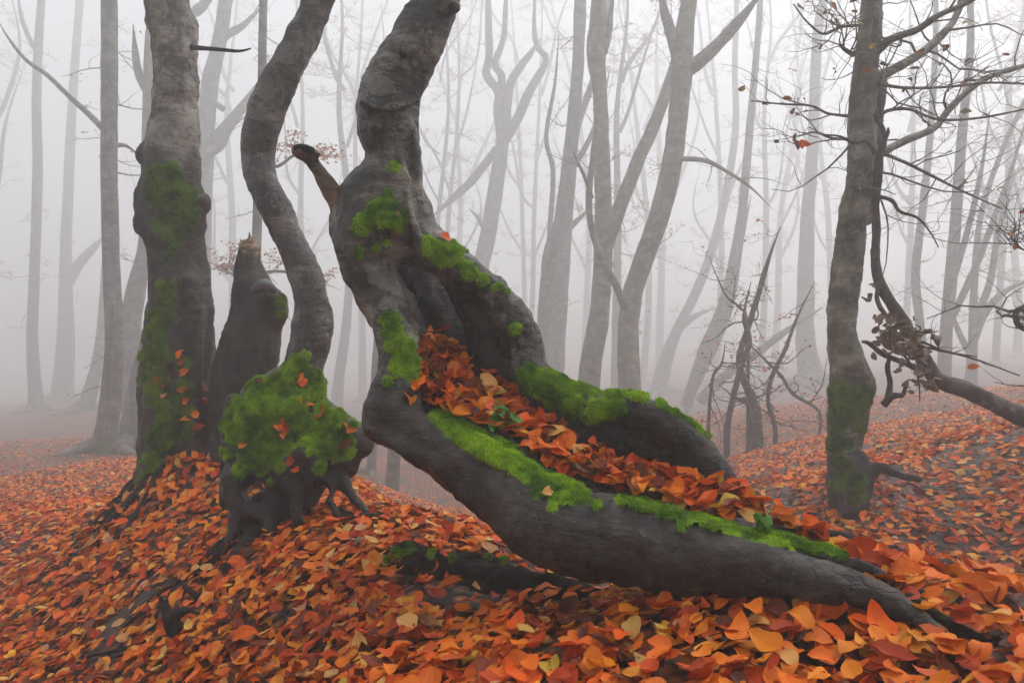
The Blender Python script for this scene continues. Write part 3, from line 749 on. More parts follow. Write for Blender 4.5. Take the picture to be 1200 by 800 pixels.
rngL = np.random.default_rng(5)
def build_left_old():
    d = 5.0; b = P(205, 545, d); b[2] = h1(b[0], b[1])
    ch = chain([(196, -330, d, 23), (198, -160, d, 24), (198, 0, d, 24.5), (204, 40, d, 26.5), (208, 90, d, 25), (205, 145, d, 28), (202, 195, d, 33), (201, 245, d, 37), (207, 290, d, 33), (212, 350, d, 35), (210, 400, d, 38), (207, 450, d, 41), (208, 500, d, 41), (210, 545, d, 44), (212, 590, d, 46)])
    f1 = chain([(190, 440, 4.9, 22), (186, 500, 4.82, 22), (178, 540, 4.74, 16), (166, 566, 4.68, 11)])
    f2 = chain([(232, 470, 4.92, 18), (240, 520, 4.85, 16), (246, 560, 4.8, 12)])
    rid = chain([(222, 330, 4.86, 8), (228, 400, 4.85, 10), (226, 470, 4.83, 11), (222, 530, 4.8, 12)])
    bl = [chain([(a, c, e, r), (a, c + 4, e, r)], 1) for a, c, e, r in ((170, 178, 4.98, 9), (164, 182, 4.97, 5), (170, 262, 4.97, 12), (172, 240, 4.97, 10), (234, 238, 4.95, 12), (232, 262, 4.94, 8), (180, 200, 4.9, 10))]
    sp = [(185, 205, 14), (200, 205, 16), (190, 225, 22), (208, 245, 24), (198, 262, 20), (220, 228, 15), (212, 268, 15), (205, 290, 8), (196, 300, 7), (190, 335, 9), (197, 352, 13), (190, 372, 17), (186, 395, 19), (183, 420, 20), (180, 445, 18), (190, 465, 20), (198, 490, 22),
          (190, 515, 20), (183, 540, 18), (212, 425, 12), (216, 455, 13), (214, 480, 14), (172, 556, 13), (166, 570, 9), (222, 505, 10), (205, 330, 6), (200, 310, 5)]
    t, V, Q, N = sdf_tree('old_beech', 'stout old beech with burls and a mossy foot, split by a strip of green moss', [(ch, .03), (f1, .05), (f2, .05), (rid, .05)] + [(q, .04) for q in bl], [], M['old'], sp, 70000, .014, .015, b, .52, (.016, .005, .003), thick=.016, woodf=lambda V: sstep(-(V[:, 2] + .22 * fbm(V * 3.0, 3)), -P(0, 175, 5)[2], -P(0, 215, 5)[2]))
    T = Tubes(); T.add(chain([(212, 54, 4.95, 4), (230, 56, 4.95, 3), (255, 58, 4.9, 2.3), (280, 60, 4.85, 1.7), (294, 57, 4.83, .8)], 4), 7, .15); v, f = T.get(); part('limb', t, v, f, M['root'])
    leaves_on(t, V, Q, [(213, 414), (215, 424), (217, 436), (184, 447), (188, 450), (190, 462), (216, 452), (218, 458), (214, 478), (220, 470), (216, 490), (230, 487), (240, 470), (232, 500), (238, 455)], (.07, .085), rngL)
    for s in ([(178, 548, 4.8, 13), (160, 572, 4.72, 10), (138, 588, 4.66, 7), (112, 612, 4.6, 5), (90, 630, 4.6, 4), (60, 655, 4.55, 2.5)], [(165, 565, 4.7, 8), (140, 580, 4.6, 6), (126, 596, 4.5, 5), (112, 606, 4.5, 3)],
              [(180, 560, 4.7, 9), (155, 592, 4.55, 6), (130, 618, 4.45, 5), (108, 640, 4.4, 4), (70, 662, 4.35, 3), (30, 690, 4.3, 2)], [(190, 560, 4.72, 7), (172, 600, 4.5, 4), (150, 640, 4.3, 3), (128, 665, 4.2, 2)], [(110, 612, 4.62, 3), (80, 660, 4.4, 2.5), (40, 700, 4.2, 2), (5, 720, 4.1, 1.5)]):
        ground_root(t, s)
    return t
build_left_old()

def build_slender():
    b = P(330, 600, 3.62); b[2] = h1(b[0], b[1])
    st = chain([(470, -330, 4.0, 18), (432, -160, 3.95, 20), (396, -50, 3.9, 16.5), (374, 0, 3.9, 17), (352, 50, 3.9, 18), (325, 100, 3.9, 21.5), (307, 145, 3.9, 21), (304, 185, 3.9, 19.5), (310, 217, 3.88, 18.5), (325, 250, 3.86, 18.5), (342, 285, 3.85, 17.5), (356, 318, 3.84, 19), (365, 352, 3.83, 20), (366, 388, 3.82, 23), (358, 422, 3.8, 22), (350, 455, 3.78, 26)])
    C = lambda *p: chain(list(p), 4)
    chs = [(st, .03), (C((330, 452, 3.75, 22), (305, 470, 3.7, 25), (290, 500, 3.66, 24), (285, 535, 3.62, 20)), .04), (C((350, 460, 3.76, 28), (345, 500, 3.7, 34), (335, 535, 3.66, 30)), .04), (C((310, 490, 3.68, 32), (318, 530, 3.64, 30)), .04),
           (C((360, 480, 3.72, 24), (390, 502, 3.7, 24), (412, 516, 3.7, 19), (424, 522, 3.7, 12)), .03), (C((375, 520, 3.68, 28), (398, 540, 3.7, 22)), .04), (C((290, 545, 3.6, 22), (275, 568, 3.57, 15), (268, 585, 3.56, 10)), .03),
           (C((300, 545, 3.58, 16), (316, 570, 3.56, 14), (322, 605, 3.55, 12)), .025), (C((272, 560, 3.55, 12), (280, 586, 3.52, 12), (300, 600, 3.5, 12)), .02), (C((335, 545, 3.56, 16), (345, 575, 3.5, 11), (350, 610, 3.47, 8)), .02),
           (C((360, 535, 3.55, 18), (364, 556, 3.53, 11)), .02), (C((370, 550, 3.7, 20), (345, 590, 3.68, 22), (310, 600, 3.65, 25), (290, 610, 3.62, 18)), .04), (C((272, 470, 3.74, 9), (268, 520, 3.72, 9), (262, 560, 3.7, 6)), .03),
           (C((385, 552, 3.66, 15), (402, 568, 3.62, 9), (418, 588, 3.56, 6), (430, 600, 3.5, 4)), .02), (C((285, 585, 3.56, 12), (278, 610, 3.5, 10), (270, 635, 3.45, 6)), .02), (C((312, 595, 3.55, 12), (316, 622, 3.46, 9), (312, 645, 3.4, 5)), .02),
           (C((380, 560, 3.62, 12), (386, 585, 3.55, 8), (396, 605, 3.48, 5)), .02)]
    subs = [(C((292, 556, 3.44, 6), (297, 572, 3.50, 13), (303, 578, 3.58, 12)), .02), (C((333, 580, 3.40, 6), (335, 585, 3.52, 8)), .02), (C((378, 565, 3.45, 10), (372, 580, 3.6, 12)), .03)]
    sp = [(352, 428, 17), (345, 440, 19), (365, 450, 17), (330, 450, 20), (372, 462, 10), (305, 462, 22), (290, 485, 20), (318, 485, 28), (345, 482, 26), (282, 512, 18), (305, 515, 24), (330, 515, 22), (362, 505, 24), (385, 505, 22), (405, 510, 15), (292, 533, 16), (312, 535, 14), (372, 525, 18), (395, 525, 17), (410, 530, 9), (285, 545, 10), (308, 548, 8), (278, 470, 8), (300, 546, 14), (283, 552, 13), (328, 545, 9), (375, 545, 11), (318, 565, 6), (378, 482, 13), (395, 492, 13), (412, 500, 9), (268, 500, 10), (270, 482, 9), (266, 530, 9)]
    wf = lambda V: sstep(-V[:, 2], -(P(0, 435, 3.75)[2]), -(P(0, 462, 3.7)[2]))
    t, V, Q, N = sdf_tree('slender_beech', 'slender S-curved beech rising from a swollen bright mossy stump base', chs, subs, M['slender'], sp, 150000, .0105, .0105, b, 1.0, (.010, .004, .002), woodf=wf, thick=.013)
    leaves_on(t, V, Q, [(330, 492), (336, 502), (326, 498), (304, 450), (355, 447), (352, 444), (360, 474), (352, 470), (376, 484), (403, 500), (412, 507), (404, 519), (288, 521), (342, 540), (346, 549), (333, 507)], (.055, .075), rngL)
    for s in ([(276, 594, 3.5, 9), (258, 604, 3.46, 7), (240, 622, 3.42, 4.5), (215, 640, 3.38, 4), (190, 655, 3.36, 3.5), (165, 680, 3.3, 3), (140, 705, 3.25, 2)], [(268, 590, 3.52, 8), (246, 600, 3.5, 5), (236, 622, 3.45, 3)],
              [(275, 608, 3.48, 6), (235, 630, 3.35, 4), (205, 645, 3.3, 3), (190, 668, 3.22, 3), (175, 690, 3.15, 2.5), (150, 715, 3.1, 2)], [(300, 605, 3.5, 12), (284, 626, 3.4, 8), (268, 640, 3.3, 5), (258, 652, 3.25, 3)], [(215, 642, 3.3, 4), (228, 660, 3.2, 4), (238, 668, 3.15, 3)],
              [(395, 565, 3.6, 8), (420, 584, 3.5, 5), (450, 592, 3.42, 4), (478, 604, 3.35, 2.5)], [(170, 735, 2.98, 2.5), (130, 745, 3.02, 2), (100, 752, 3.05, 1.5)]):
        ground_root(t, s)
build_slender()

def build_broken():
    d = 4.85; b = P(282, 515, d); b[2] = h1(b[0], b[1])
    ch = chain([(291, 292, d, 13), (292, 312, d, 17), (297, 340, d, 23), (300, 365, d, 29), (296, 395, d, 33), (289, 425, d, 35), (283, 460, d, 35), (281, 500, d, 36), (282, 550, d, 40)])
    C = lambda *p: chain(list(p), 3)
    chs = [(ch, .03), (C((318, 350, 4.78, 15), (324, 362, 4.78, 14), (322, 378, 4.8, 10)), .03), (C((284, 290, 4.84, 5), (281, 280, 4.84, 2)), .01), (C((296, 295, 4.82, 6), (292, 272, 4.82, 2)), .01), (C((302, 300, 4.86, 5), (306, 288, 4.86, 2)), .01), (C((270, 395, 4.78, 8), (264, 390, 4.78, 5)), .02)]
    wf = lambda V: sstep(V[:, 2] + .03 * fbm(V * 30, 2) + .25 * (V[:, 0] - P(295, 0, d)[0]), P(0, 302, d)[2], P(0, 290, d)[2])
    t, V, Q, N = sdf_tree('broken_stump', 'snapped dark stump with a splintered pale top behind the mossy base', chs, [], M['brokenbark'], [(330, 352, 9), (328, 368, 7)], 3000, .012, .012, b, .5, (.014, .005, .003), woodf=wf, cat='stump')
    # shelf bracket
    B = SDF(P(310, 338, 4.6) - .12, P(310, 338, 4.6) + .12, .007)
    B.add(C((298, 340, 4.66, 5), (310, 334, 4.63, 8), (322, 340, 4.66, 5)), .01)
    v, q = B.nets(1); v, n = bark_displace(v, q, .004, .002, .002); part('bracket_fungus', t, v, [q], M['rock'])
build_broken()

def build_right():
    d = 5.5; b = P(992, 590, 5.35); b[2] = h1(b[0], b[1])
    ch = chain([(1032, -330, d, 12), (1026, -150, d, 13), (1021, 0, d, 13), (1016, 60, d, 14), (1012, 110, d, 15), (1009, 200, d, 16.5), (1001, 250, d, 16.5), (995, 300, d, 17.5), (988, 350, d, 17.5), (987, 400, d, 17.5), (994, 428, d, 21), (998, 455, d, 25), (994, 490, 5.47, 22), (988, 530, 5.43, 19), (988, 570, 5.38, 18), (990, 620, 5.35, 18)])
    col = chain([(1030, 90, 5.55, 8), (1028, 150, 5.55, 8), (1022, 210, 5.55, 8), (1016, 260, 5.55, 6)])
    C = lambda *p: chain(list(p), 4)
    f1 = C((1004, 540, 5.3, 14), (1002, 570, 5.22, 17), (998, 598, 5.18, 14)); f2 = C((1012, 565, 5.2, 9), (1030, 548, 5.2, 7), (1050, 556, 5.15, 5), (1078, 562, 5.15, 3))
    sp = [(985, 465, 20), (1000, 480, 18), (985, 490, 18), (980, 520, 14), (988, 545, 14), (984, 565, 12), (1012, 462, 12), (1002, 560, 15), (1004, 582, 13), (1015, 470, 8), (1004, 500, 10), (992, 520, 10)]
    t, V, Q, N = sdf_tree('leaning_beech', 'greenish grey beech with bent trunk and mossy foot on the earthy bank', [(ch, .03), (col, .03), (f1, .05), (f2, .03)], [], M['right'], sp, 26000, .016, .015, b, .42, (.012, .004, .003), woodf=lambda V: np.maximum(sstep(cdist(V, ch) - np.minimum(cdist(V, f1), cdist(V, f2)), -.02, .04), sstep(-(V[:, 2] + .1 * fbm(V * 4, 2)), -P(0, 480, 5.5)[2], -P(0, 540, 5.4)[2])))
    rng = np.random.default_rng(31)
    limbs = [[(1026, 92, 5.5, 6), (1050, 80, 5.55, 5.5), (1080, 62, 5.7, 5), (1100, 45, 5.8, 5), (1120, 20, 5.9, 4), (1132, -20, 6, 3)], [(1028, 60, 5.5, 5), (1045, 46, 5.4, 4.5), (1075, 35, 5.3, 4), (1100, 18, 5.2, 3.5), (1130, 5, 5.2, 3), (1165, -15, 5.1, 2)],
             [(1024, 185, 5.5, 5), (1060, 165, 5.6, 4.5), (1095, 150, 5.8, 4), (1115, 125, 5.9, 4), (1150, 95, 6.0, 3.5), (1190, 80, 6.1, 3), (1240, 70, 6.2, 2)],
             [(1028, 98, 5.4, 2.2), (1060, 103, 5.3, 1.8), (1110, 102, 5.2, 1.6), (1160, 97, 5.1, 1.4), (1230, 100, 5.0, 1)], [(1028, 140, 5.4, 2.4), (1040, 130, 5.3, 2.2), (1065, 128, 5.3, 1.8), (1100, 140, 5.2, 1.6), (1150, 138, 5.1, 1.4), (1210, 126, 5, 1)],
             [(1005, 30, 5.45, 2), (985, 32, 5.4, 1.8), (965, 40, 5.4, 1.4), (945, 25, 5.3, 1), (930, 5, 5.3, .8)], [(993, 136, 5.45, 2), (970, 133, 5.4, 1.6), (950, 124, 5.3, 1.4), (915, 122, 5.2, 1.1), (880, 118, 5.2, .8)],
             [(995, 163, 5.4, 2), (975, 162, 5.35, 1.7), (955, 155, 5.3, 1.3), (935, 160, 5.3, .9)], [(1030, 178, 5.45, 2.4), (1060, 190, 5.4, 2), (1090, 205, 5.4, 1.8), (1130, 225, 5.5, 1.3), (1175, 245, 5.5, .9)], [(1000, 65, 5.4, 2.6), (990, 58, 5.35, 2.2), (984, 52, 5.3, 1.6)]]
    TW = Tubes(); tips = []
    for s in limbs:
        c = chain(s, 5); T = Tubes(); T.add(c, 8, .12); v, f = T.get(); part('limb', t, v, f, M['right'])
        twig_tree(TW, c, rng, 9 if s[0][3] > 2.1 else 7, (.2, .75), 4, 2, .5, .02, .1, tips, .25, .0016)
    twig_tree(TW, ch[:24], rng, 22, (.4, 1.1), 4, 2, .1, .0, 0, tips, .25, .002)
    v, f = TW.get(); part('twigs', t, v, f, M['far'], kind='stuff')
    tp = np.concatenate(tips); tp = tp[rng.choice(len(tp), 70)]
    v, q, c, u = leaf_cloud(tp, np.tile([0, -.3, .9], (len(tp), 1)), rng.uniform(.05, .08, len(tp)), leaf_colors(len(tp), rng) * np.array([.45, .9, 2.]), LEAF_LO, rng, .5); part('foliage', t, v, [q], M['leaf'], True, {'Col': c, 'luv': u}, 'stuff')
    bv = P(940, 169, 5.3)
    for k in (-.03, .0, .03): leaf_object(t, bv + np.array([k, 0, 0]), (0, -1, .2), .075, rng, .2, 'leaf')
build_right()

def build_snag():
    t = thing('dead_snag', P(1150, 480, 5.2), 'brown dead branch fallen against the bank with curled dry leaves', 'dead branch')
    main = chain([(1260, 512, 4.9, 12), (1205, 492, 5.0, 12), (1165, 472, 5.1, 10.5), (1130, 456, 5.2, 9.5), (1100, 445, 5.25, 8.5), (1085, 425, 5.28, 8.5), (1070, 400, 5.3, 8), (1055, 372, 5.3, 7.5), (1038, 345, 5.3, 6.5), (1029, 325, 5.3, 6), (1026, 300, 5.3, 5.5), (1027, 270, 5.3, 5), (1026, 235, 5.3, 5), (1029, 205, 5.3, 5), (1031, 180, 5.3, 4.5)], 5)
    T = Tubes(); T.add(main, 12, .16); v, f = T.get(); part('trunk', t, v, f, M['snag'])
    rng = np.random.default_rng(8); TW = Tubes()
    for s in ([(1030, 185, 5.3, 4), (1036, 165, 5.3, 3.5), (1034, 150, 5.3, 3), (1026, 138, 5.3, 2.4), (1028, 128, 5.3, 2)], [(1034, 168, 5.3, 3), (1040, 158, 5.28, 2.5), (1041, 150, 5.28, 1.5)], [(1026, 180, 5.3, 2.6), (1016, 166, 5.3, 2.2), (1000, 168, 5.3, 1.6), (985, 160, 5.3, 1.2), (965, 158, 5.3, .8)],
              [(1029, 230, 5.3, 2.5), (1045, 235, 5.28, 2.3), (1055, 248, 5.25, 2), (1075, 255, 5.2, 1.6), (1090, 272, 5.2, 1), (1100, 290, 5.2, .7)], [(1030, 330, 5.28, 2.5), (1028, 352, 5.25, 2.6), (1040, 372, 5.22, 2.8), (1052, 378, 5.2, 2.4)],
              [(1090, 438, 5.25, 5), (1060, 425, 5.2, 3.5), (1035, 415, 5.18, 3), (1018, 402, 5.16, 2.5), (1010, 400, 5.16, 1.6)], [(1040, 470, 5.4, 4), (1043, 450, 5.38, 3.2), (1040, 432, 5.35, 3), (1042, 420, 5.3, 2.5)], [(1036, 474, 5.4, 5), (1046, 464, 5.35, 3.6), (1058, 462, 5.32, 2.6), (1062, 448, 5.3, 1.8)],
              [(1075, 405, 5.2, 2), (1100, 410, 5.1, 1.5), (1140, 420, 5.0, 1.1), (1195, 440, 4.95, .7)], [(1080, 400, 5.2, 1.6), (1110, 412, 5.1, 1.3), (1145, 418, 5.0, .8)], [(1020, 345, 5.25, 3), (1018, 352, 5.22, 2), (1010, 348, 5.2, 1)],
              [(1060, 380, 5.25, 1.6), (1080, 390, 5.2, 1.2), (1100, 388, 5.15, .7)], [(1055, 410, 5.2, 1.5), (1075, 440, 5.15, 1.2), (1078, 470, 5.1, .7)]):
        c = chain(s, 5); T = Tubes(); T.add(c, 7, .18); v, f = T.get(); part('branch', t, v, f, M['snag'] if s[0][3] > 2.4 else M['twig'])
        if s[0][3] < 2.7: twig_tree(TW, c, rng, 4, (.08, .25), 3, 1, .6, 0, .2, None, .25, .0015)
    v, f = TW.get(); part('twigs', t, v, f, M['twig'], kind='stuff')
    vs = []
    for i in range(12):
        tv, tq, tu = leaf_template(7, 5, rng, 2.4)
        vs.append(mesh('dry_leaf', tv, [tq], M['dry']))
    for i in range(130):
        a = rng.uniform(0, 1); px = 1030 + a * 55 + rng.normal(0, 8); py = 385 + a * 25 + rng.normal(0, 14)
        if rng.uniform() < .12: px, py = 1085 + rng.normal(0, 8), 455 + rng.normal(0, 6)
        leaf_object(t, P(px, py, 5.14 + rng.normal(0, .05)), (rng.normal(0, .5), -.9, .2), rng.uniform(.055, .085), rng, .8, 'dry_leaf', vs)
    o = leaf_object(t, P(1023, 335, 5.2), (0, -1, 0), .06, rng, .3, 'dry_leaf', vs)
build_snag()

# ------------------------------------------------------------------ rotten log, stone, small wood
def build_small():
    C = lambda *p: chain(list(p), 4)
    b = P(600, 715, 2.6); b[2] = h1(b[0], b[1])
    sdf_tree('rotten_log', 'crumbling black rotten log half buried under the leaning hollow trunk', [(C((448, 656, 2.95, 10), (475, 668, 2.86, 21), (540, 682, 2.74, 27), (600, 692, 2.66, 27), (660, 702, 2.58, 24), (715, 710, 2.48, 15), (775, 708, 2.36, 8)), .03), (C((470, 645, 2.9, 10), (510, 655, 2.88, 11), (570, 662, 2.85, 10), (640, 680, 2.8, 8)), .03), (C((490, 690, 2.7, 14), (560, 708, 2.6, 16), (640, 722, 2.5, 13)), .03)],
             [], M['rotten'], [(468, 648, 9), (480, 642, 7), (505, 650, 6), (572, 650, 7), (590, 655, 6), (530, 655, 5), (455, 655, 6)], 5000, .012, .0085, b, .55, (.018, .010, .004), cat='log', partname='wood')
    b = P(424, 634, 3.1); z = h1(b[0], b[1])
    rng = np.random.default_rng(2)
    for (px, py, d, r, lab) in ((423, 633, 3.1, 13, 'small angular grey stone lying in leaves below the mossy stump'), (388, 622, 3.2, 8, 'flat little dark stone in leaves at the foot of the claw root')):
        p = P(px, py, d); p[2] = h1(p[0], p[1]); R = r * d / F
        t = thing('stone', p, lab, 'stone')
        S = SDF(p - R * 2, p + R * 2, R / 7); S.add(np.array([[*(p + [-R * .5, 0, R * .25]), R * .6], [*(p + [R * .4, 0, R * .3]), R * .55]]), .02)
        v, q = S.nets(1); n = normals(v, q)
        for k in range(9):
            a = rng.normal(0, 1, 3); a /= np.linalg.norm(a); off = R * rng.uniform(.45, .75); dd = (v - p - [0, 0, R * .25]) @ a - off; v = v - np.clip(dd, 0, None)[:, None] * a
        part('rock', t, v, [q], M['rock'], False)
    # charred looking stub poking out of the leaves
    b = P(200, 722, 2.95); b[2] = h1(b[0], b[1])
    sdf_tree('root_stub', 'short black forked root stub sticking up from leaves on the slope', [(C((188, 700, 2.98, 4), (193, 712, 2.97, 6), (198, 726, 2.95, 8), (205, 738, 2.94, 9)), .015), (C((200, 722, 2.95, 7), (218, 714, 2.95, 4), (232, 718, 2.95, 3)), .015)], [], M['root'], None, 0, 0, .007, b, 1, (.006, .003, .002), cat='root', partname='wood')
    # fallen sticks
    for pts, lab in (([(95, 760, 3.1, 2), (140, 745, 3.05, 2.4), (180, 735, 3.0, 2.4), (215, 728, 2.95, 2)], 'thin dark fallen stick pointing at the black root stub'),
                     ([(84, 775, 3.0, 1.6), (100, 786, 2.95, 1.8), (112, 800, 2.9, 1.6)], 'short dark stick poking out of leaves low on the slope')):
        c = []
        for px, py, d, r in pts:
            p = P(px, py, d); c.append([p[0], p[1], h1(p[0], p[1]) + .022, r * d / F])
        T = Tubes(); T.add(spline(c, 5), 7, .2); v, f = T.get(); o = link('stick', mesh('stick', v - np.array(c[0][:3]), f, M['root']), None, c[0][:3]); tag(o, lab, 'stick')
build_small()

# ------------------------------------------------------------------ trees further back
FOL = np.array([(.44, .16, .06), (.52, .22, .08), (.38, .13, .05), (.52, .29, .11), (.32, .11, .05)])
def bg_tree(name, label, trunk, limbs=(), seed=0, mat='far', twigs=14, L=(.5, 2.2), foliage=0, group=None, moss=None, cat='tree', top=True, depth=3, sides=10, tw_lo=.0, fl_size=(.07, .1), sapling=False, fol_limbs=False):
    rng = np.random.default_rng(seed + 100)
    c = [np.append(P(a, b, d), r * .8 * DM(d) / F) for a, b, d, r in trunk]
    if top:                                                  # goes on upwards out of the picture
        while c[0][2] - CZ < 460 / F * c[0][1]:
            dv = c[0][:3] - c[1][:3]; dv /= np.linalg.norm(dv) + 1e-9; dv = dv + rng.normal(0, .10, 3); dv[2] = max(dv[2], .75); dv /= np.linalg.norm(dv)
            c = [np.append(c[0][:3] + dv * c[0][1] * .085, c[0][3] * .86)] + c
    b = c[-1].copy(); g = h1(b[0], b[1]); 
    if b[2] - g > .02: c.append(np.array([b[0], b[1], g - .12, b[3] * 1.3]))
    else: c.append(np.array([b[0], b[1], min(g, b[2]) - .15, b[3] * 1.25]))
    base = np.array([c[-1][0], c[-1][1], g])
    t = thing(name, base, label, cat, group)
    st = spline(c, 5); st[:5, 3] *= np.linspace(.3, .95, 5) if top else 1; T = Tubes(); T.add(st, sides + 4, .07, seed); v, f = T.get(); 
    at = None
    if moss:
        zz = v[:, 2] - g; at = {'moss': np.clip(sstep(-zz, -moss, -moss * .3) * (1 + .6 * fbm(v * 6, 2)), 0, 1)}
    part('trunk', t, v, f, M[mat], True, at)
    # a few buttress roots
    if not sapling:
        for k in range(4):
            a = rng.uniform(0, 6.28); R = c[-1][3]; pts = []
            for s, rr in ((.2, .55), (.9, .42), (1.7, .26), (2.6, .1)):
                x, y = base[0] + math.cos(a) * R * s, base[1] + math.sin(a) * R * s; pts.append([x, y, h1(x, y) + R * (.55 - .25 * s if s < 2 else -.05), R * rr]); a += rng.normal(0, .15)
            T = Tubes(); T.add(spline(pts, 3), 7, .12); v, f = T.get(); part('root', t, v, f, M[mat])
    TW = Tubes(); tips = []; mr = max(.003, .00028 * base[1])
    for s in limbs:
        lc = chain(s, 5); lc[-7:, 3] *= np.linspace(.95, .2, 7); T = Tubes(); T.add(lc, 8, .08, seed); v, f = T.get(); part('limb', t, v, f, M[mat])
        twig_tree(TW, lc, rng, max(3, twigs // 3), (L[0] * .6, L[1] * .7), 4, max(1, depth - 1), .5, .05, .2, tips, .2, mr)
    nl = len(tips)
    if twigs:
        up = st[: max(6, int(len(st) * .72))]
        twig_tree(TW, up, rng, int(twigs * 1.4), L, 5, depth, .34, .05, tw_lo, tips, .2, mr)
    if TW.n: v, f = TW.get(); part('twigs', t, v, f, M['twig'] if sapling else M[mat], kind='stuff')
    if foliage and tips:
        tp = np.concatenate(tips[:nl] if fol_limbs else tips); k = rng.choice(len(tp), foliage); sp = tp[k] + rng.normal(0, .11, (foliage, 3)) * np.array([1, 1, .45])
        v, q, cc, u = leaf_cloud(sp, np.tile([0, 0, 1.], (foliage, 1)), rng.uniform(*fl_size, foliage), FOL[rng.integers(0, len(FOL), foliage)] * rng.uniform(.8, 1.2, (foliage, 1)), [leaf_template(3, 2, rng, .6)], rng, .5)
        part('foliage', t, v, [q], M['leaf'], True, {'Col': cc, 'luv': u}, 'stuff')
    return t
FAR = 'slim beeches far back in the fog'
bg_tree('beech_tree', 'straight bare beech with small mossy root flare beyond the stout burled one', [(127, -20, 10, 11), (128, 100, 10, 11.5), (128, 200, 10, 11.5), (130, 300, 10, 12), (134, 400, 10, 13), (131, 450, 10, 14), (126, 500, 10, 16), (121, 530, 10, 21)],
        [[(133, 170, 10, 2.6), (150, 172, 10.2, 2.2), (170, 190, 10.4, 1.6)], [(120, 150, 10, 4), (105, 135, 10.2, 3.4), (80, 112, 10.5, 3), (55, 88, 10.8, 2.6), (30, 70, 11, 2.2), (10, 45, 11.2, 1.8), (-5, 20, 11.4, 1.4)]], 1, twigs=10, L=(.5, 1.6), foliage=60, depth=2, moss=.35)
bg_tree('beech_tree', 'pale bent beech seen past the left edge of the burled trunk', [(178, 40, 13, 9), (175, 150, 13, 10), (172, 280, 13, 11), (160, 335, 13, 13), (152, 390, 13, 16), (152, 440, 13, 17), (162, 500, 13, 21)], [[(172, 105, 13, 6), (162, 85, 13, 5), (158, 55, 13, 4), (156, 28, 13, 3)]], 2, twigs=8, foliage=50)
bg_tree('beech_tree', 'mossy footed beech tucked close behind the burled trunk', [(200, -20, 10.5, 7), (203, 100, 10.5, 7.5), (200, 200, 10.5, 8), (192, 290, 10.5, 9), (184, 340, 10.5, 10), (178, 390, 10.5, 13), (168, 440, 10.5, 18), (163, 480, 10.5, 22), (160, 512, 10.5, 25)], (), 3, twigs=2, L=(.4, .9), depth=2, moss=1.0)
bg_tree('beech_tree', 'crooked beech with heavy limbs between the burled and the S-curved trunks', [(268, -20, 17, 10), (258, 45, 17, 10), (246, 100, 17, 12), (240, 180, 17, 13), (237, 280, 17, 13), (236, 400, 17, 14), (236, 470, 17, 16)],
        [[(240, 178, 17, 8), (262, 152, 17, 7), (285, 125, 17, 6), (305, 100, 17, 5), (325, 70, 17, 4), (345, 20, 17, 3)], [(238, 182, 16.8, 7), (258, 172, 16.8, 5), (270, 150, 16.6, 4), (290, 135, 16.5, 3)], [(250, 75, 17, 6), (262, 45, 17, 5), (285, 30, 17, 4.5), (310, 5, 17, 4)], [(228, 15, 16.5, 6), (240, 5, 16.4, 6), (255, -12, 16.4, 5)], [(262, 128, 17, 4), (252, 120, 17, 3), (250, 110, 17, 2)]], 4, twigs=16, foliage=420)
bg_tree('beech_tree', 'thin upright beech right behind the S-curved trunk', [(309, -20, 9.5, 6), (307, 80, 9.5, 6), (305, 160, 9.5, 6.5), (300, 300, 9.5, 7), (298, 420, 9.5, 8), (296, 540, 9.5, 10)],
        [[(304, 190, 9.5, 2.4), (325, 195, 9.4, 2), (345, 182, 9.3, 1.6), (370, 180, 9.2, 1.2), (400, 188, 9.1, .8)], [(302, 320, 9.5, 2.2), (330, 318, 9.4, 1.7), (360, 325, 9.3, 1.3), (400, 340, 9.2, .8)], [(300, 330, 9.5, 2), (275, 322, 9.4, 1.4), (255, 316, 9.4, .8)]], 5, twigs=15, L=(.5, 1.1), foliage=800, depth=2, fl_size=(.08, .11), fol_limbs=True)
bg_tree('beech_tree', 'grey forked beech beyond the mossy rim whose limbs twist upward', [(590, 158, 20, 9), (584, 200, 20, 11), (573, 270, 20, 12), (563, 320, 20, 12), (555, 400, 20, 13), (552, 470, 20, 16)],
        [[(589, 160, 20, 7), (584, 130, 20, 6), (584, 108, 20, 5.5), (570, 88, 20, 5), (573, 65, 20, 4.5), (572, 0, 20, 4), (570, -60, 20, 3)], [(591, 160, 20, 7), (594, 120, 20, 6), (601, 92, 20, 5), (622, 62, 20, 4), (634, 45, 20, 3)], [(590, 165, 20, 7), (606, 140, 20, 6), (620, 108, 20, 5.5), (640, 72, 20, 4), (630, 55, 20, 3.4), (626, 30, 20, 3), (628, -40, 20, 2.5)],
         [(586, 115, 20, 5), (588, 90, 20, 4.5), (580, 75, 20, 4), (590, 45, 20, 3.5), (593, 0, 20, 3), (596, -50, 20, 3)], [(582, 175, 20, 5), (570, 190, 20, 5), (550, 215, 20, 5), (528, 235, 20, 4.5), (505, 255, 20, 4)], [(570, 272, 19.8, 3.5), (560, 255, 19.8, 3), (550, 245, 19.8, 2.5)]], 6, twigs=14, foliage=420, top=False)
bg_tree('beech_tree', 'tall smooth beech beside a thinner twin beyond the sweeping rear wall', [(681, -20, 14.5, 9), (677, 80, 14.5, 9), (668, 180, 14.5, 10.5), (658, 260, 14.5, 12), (646, 300, 14.5, 13), (641, 360, 14.5, 13), (638, 420, 14.5, 13), (636, 500, 14.5, 15)], [[(666, 205, 14.5, 4), (690, 165, 14.5, 3), (706, 120, 14.6, 2.5), (715, 80, 14.7, 2)]], 7, twigs=12, foliage=320)
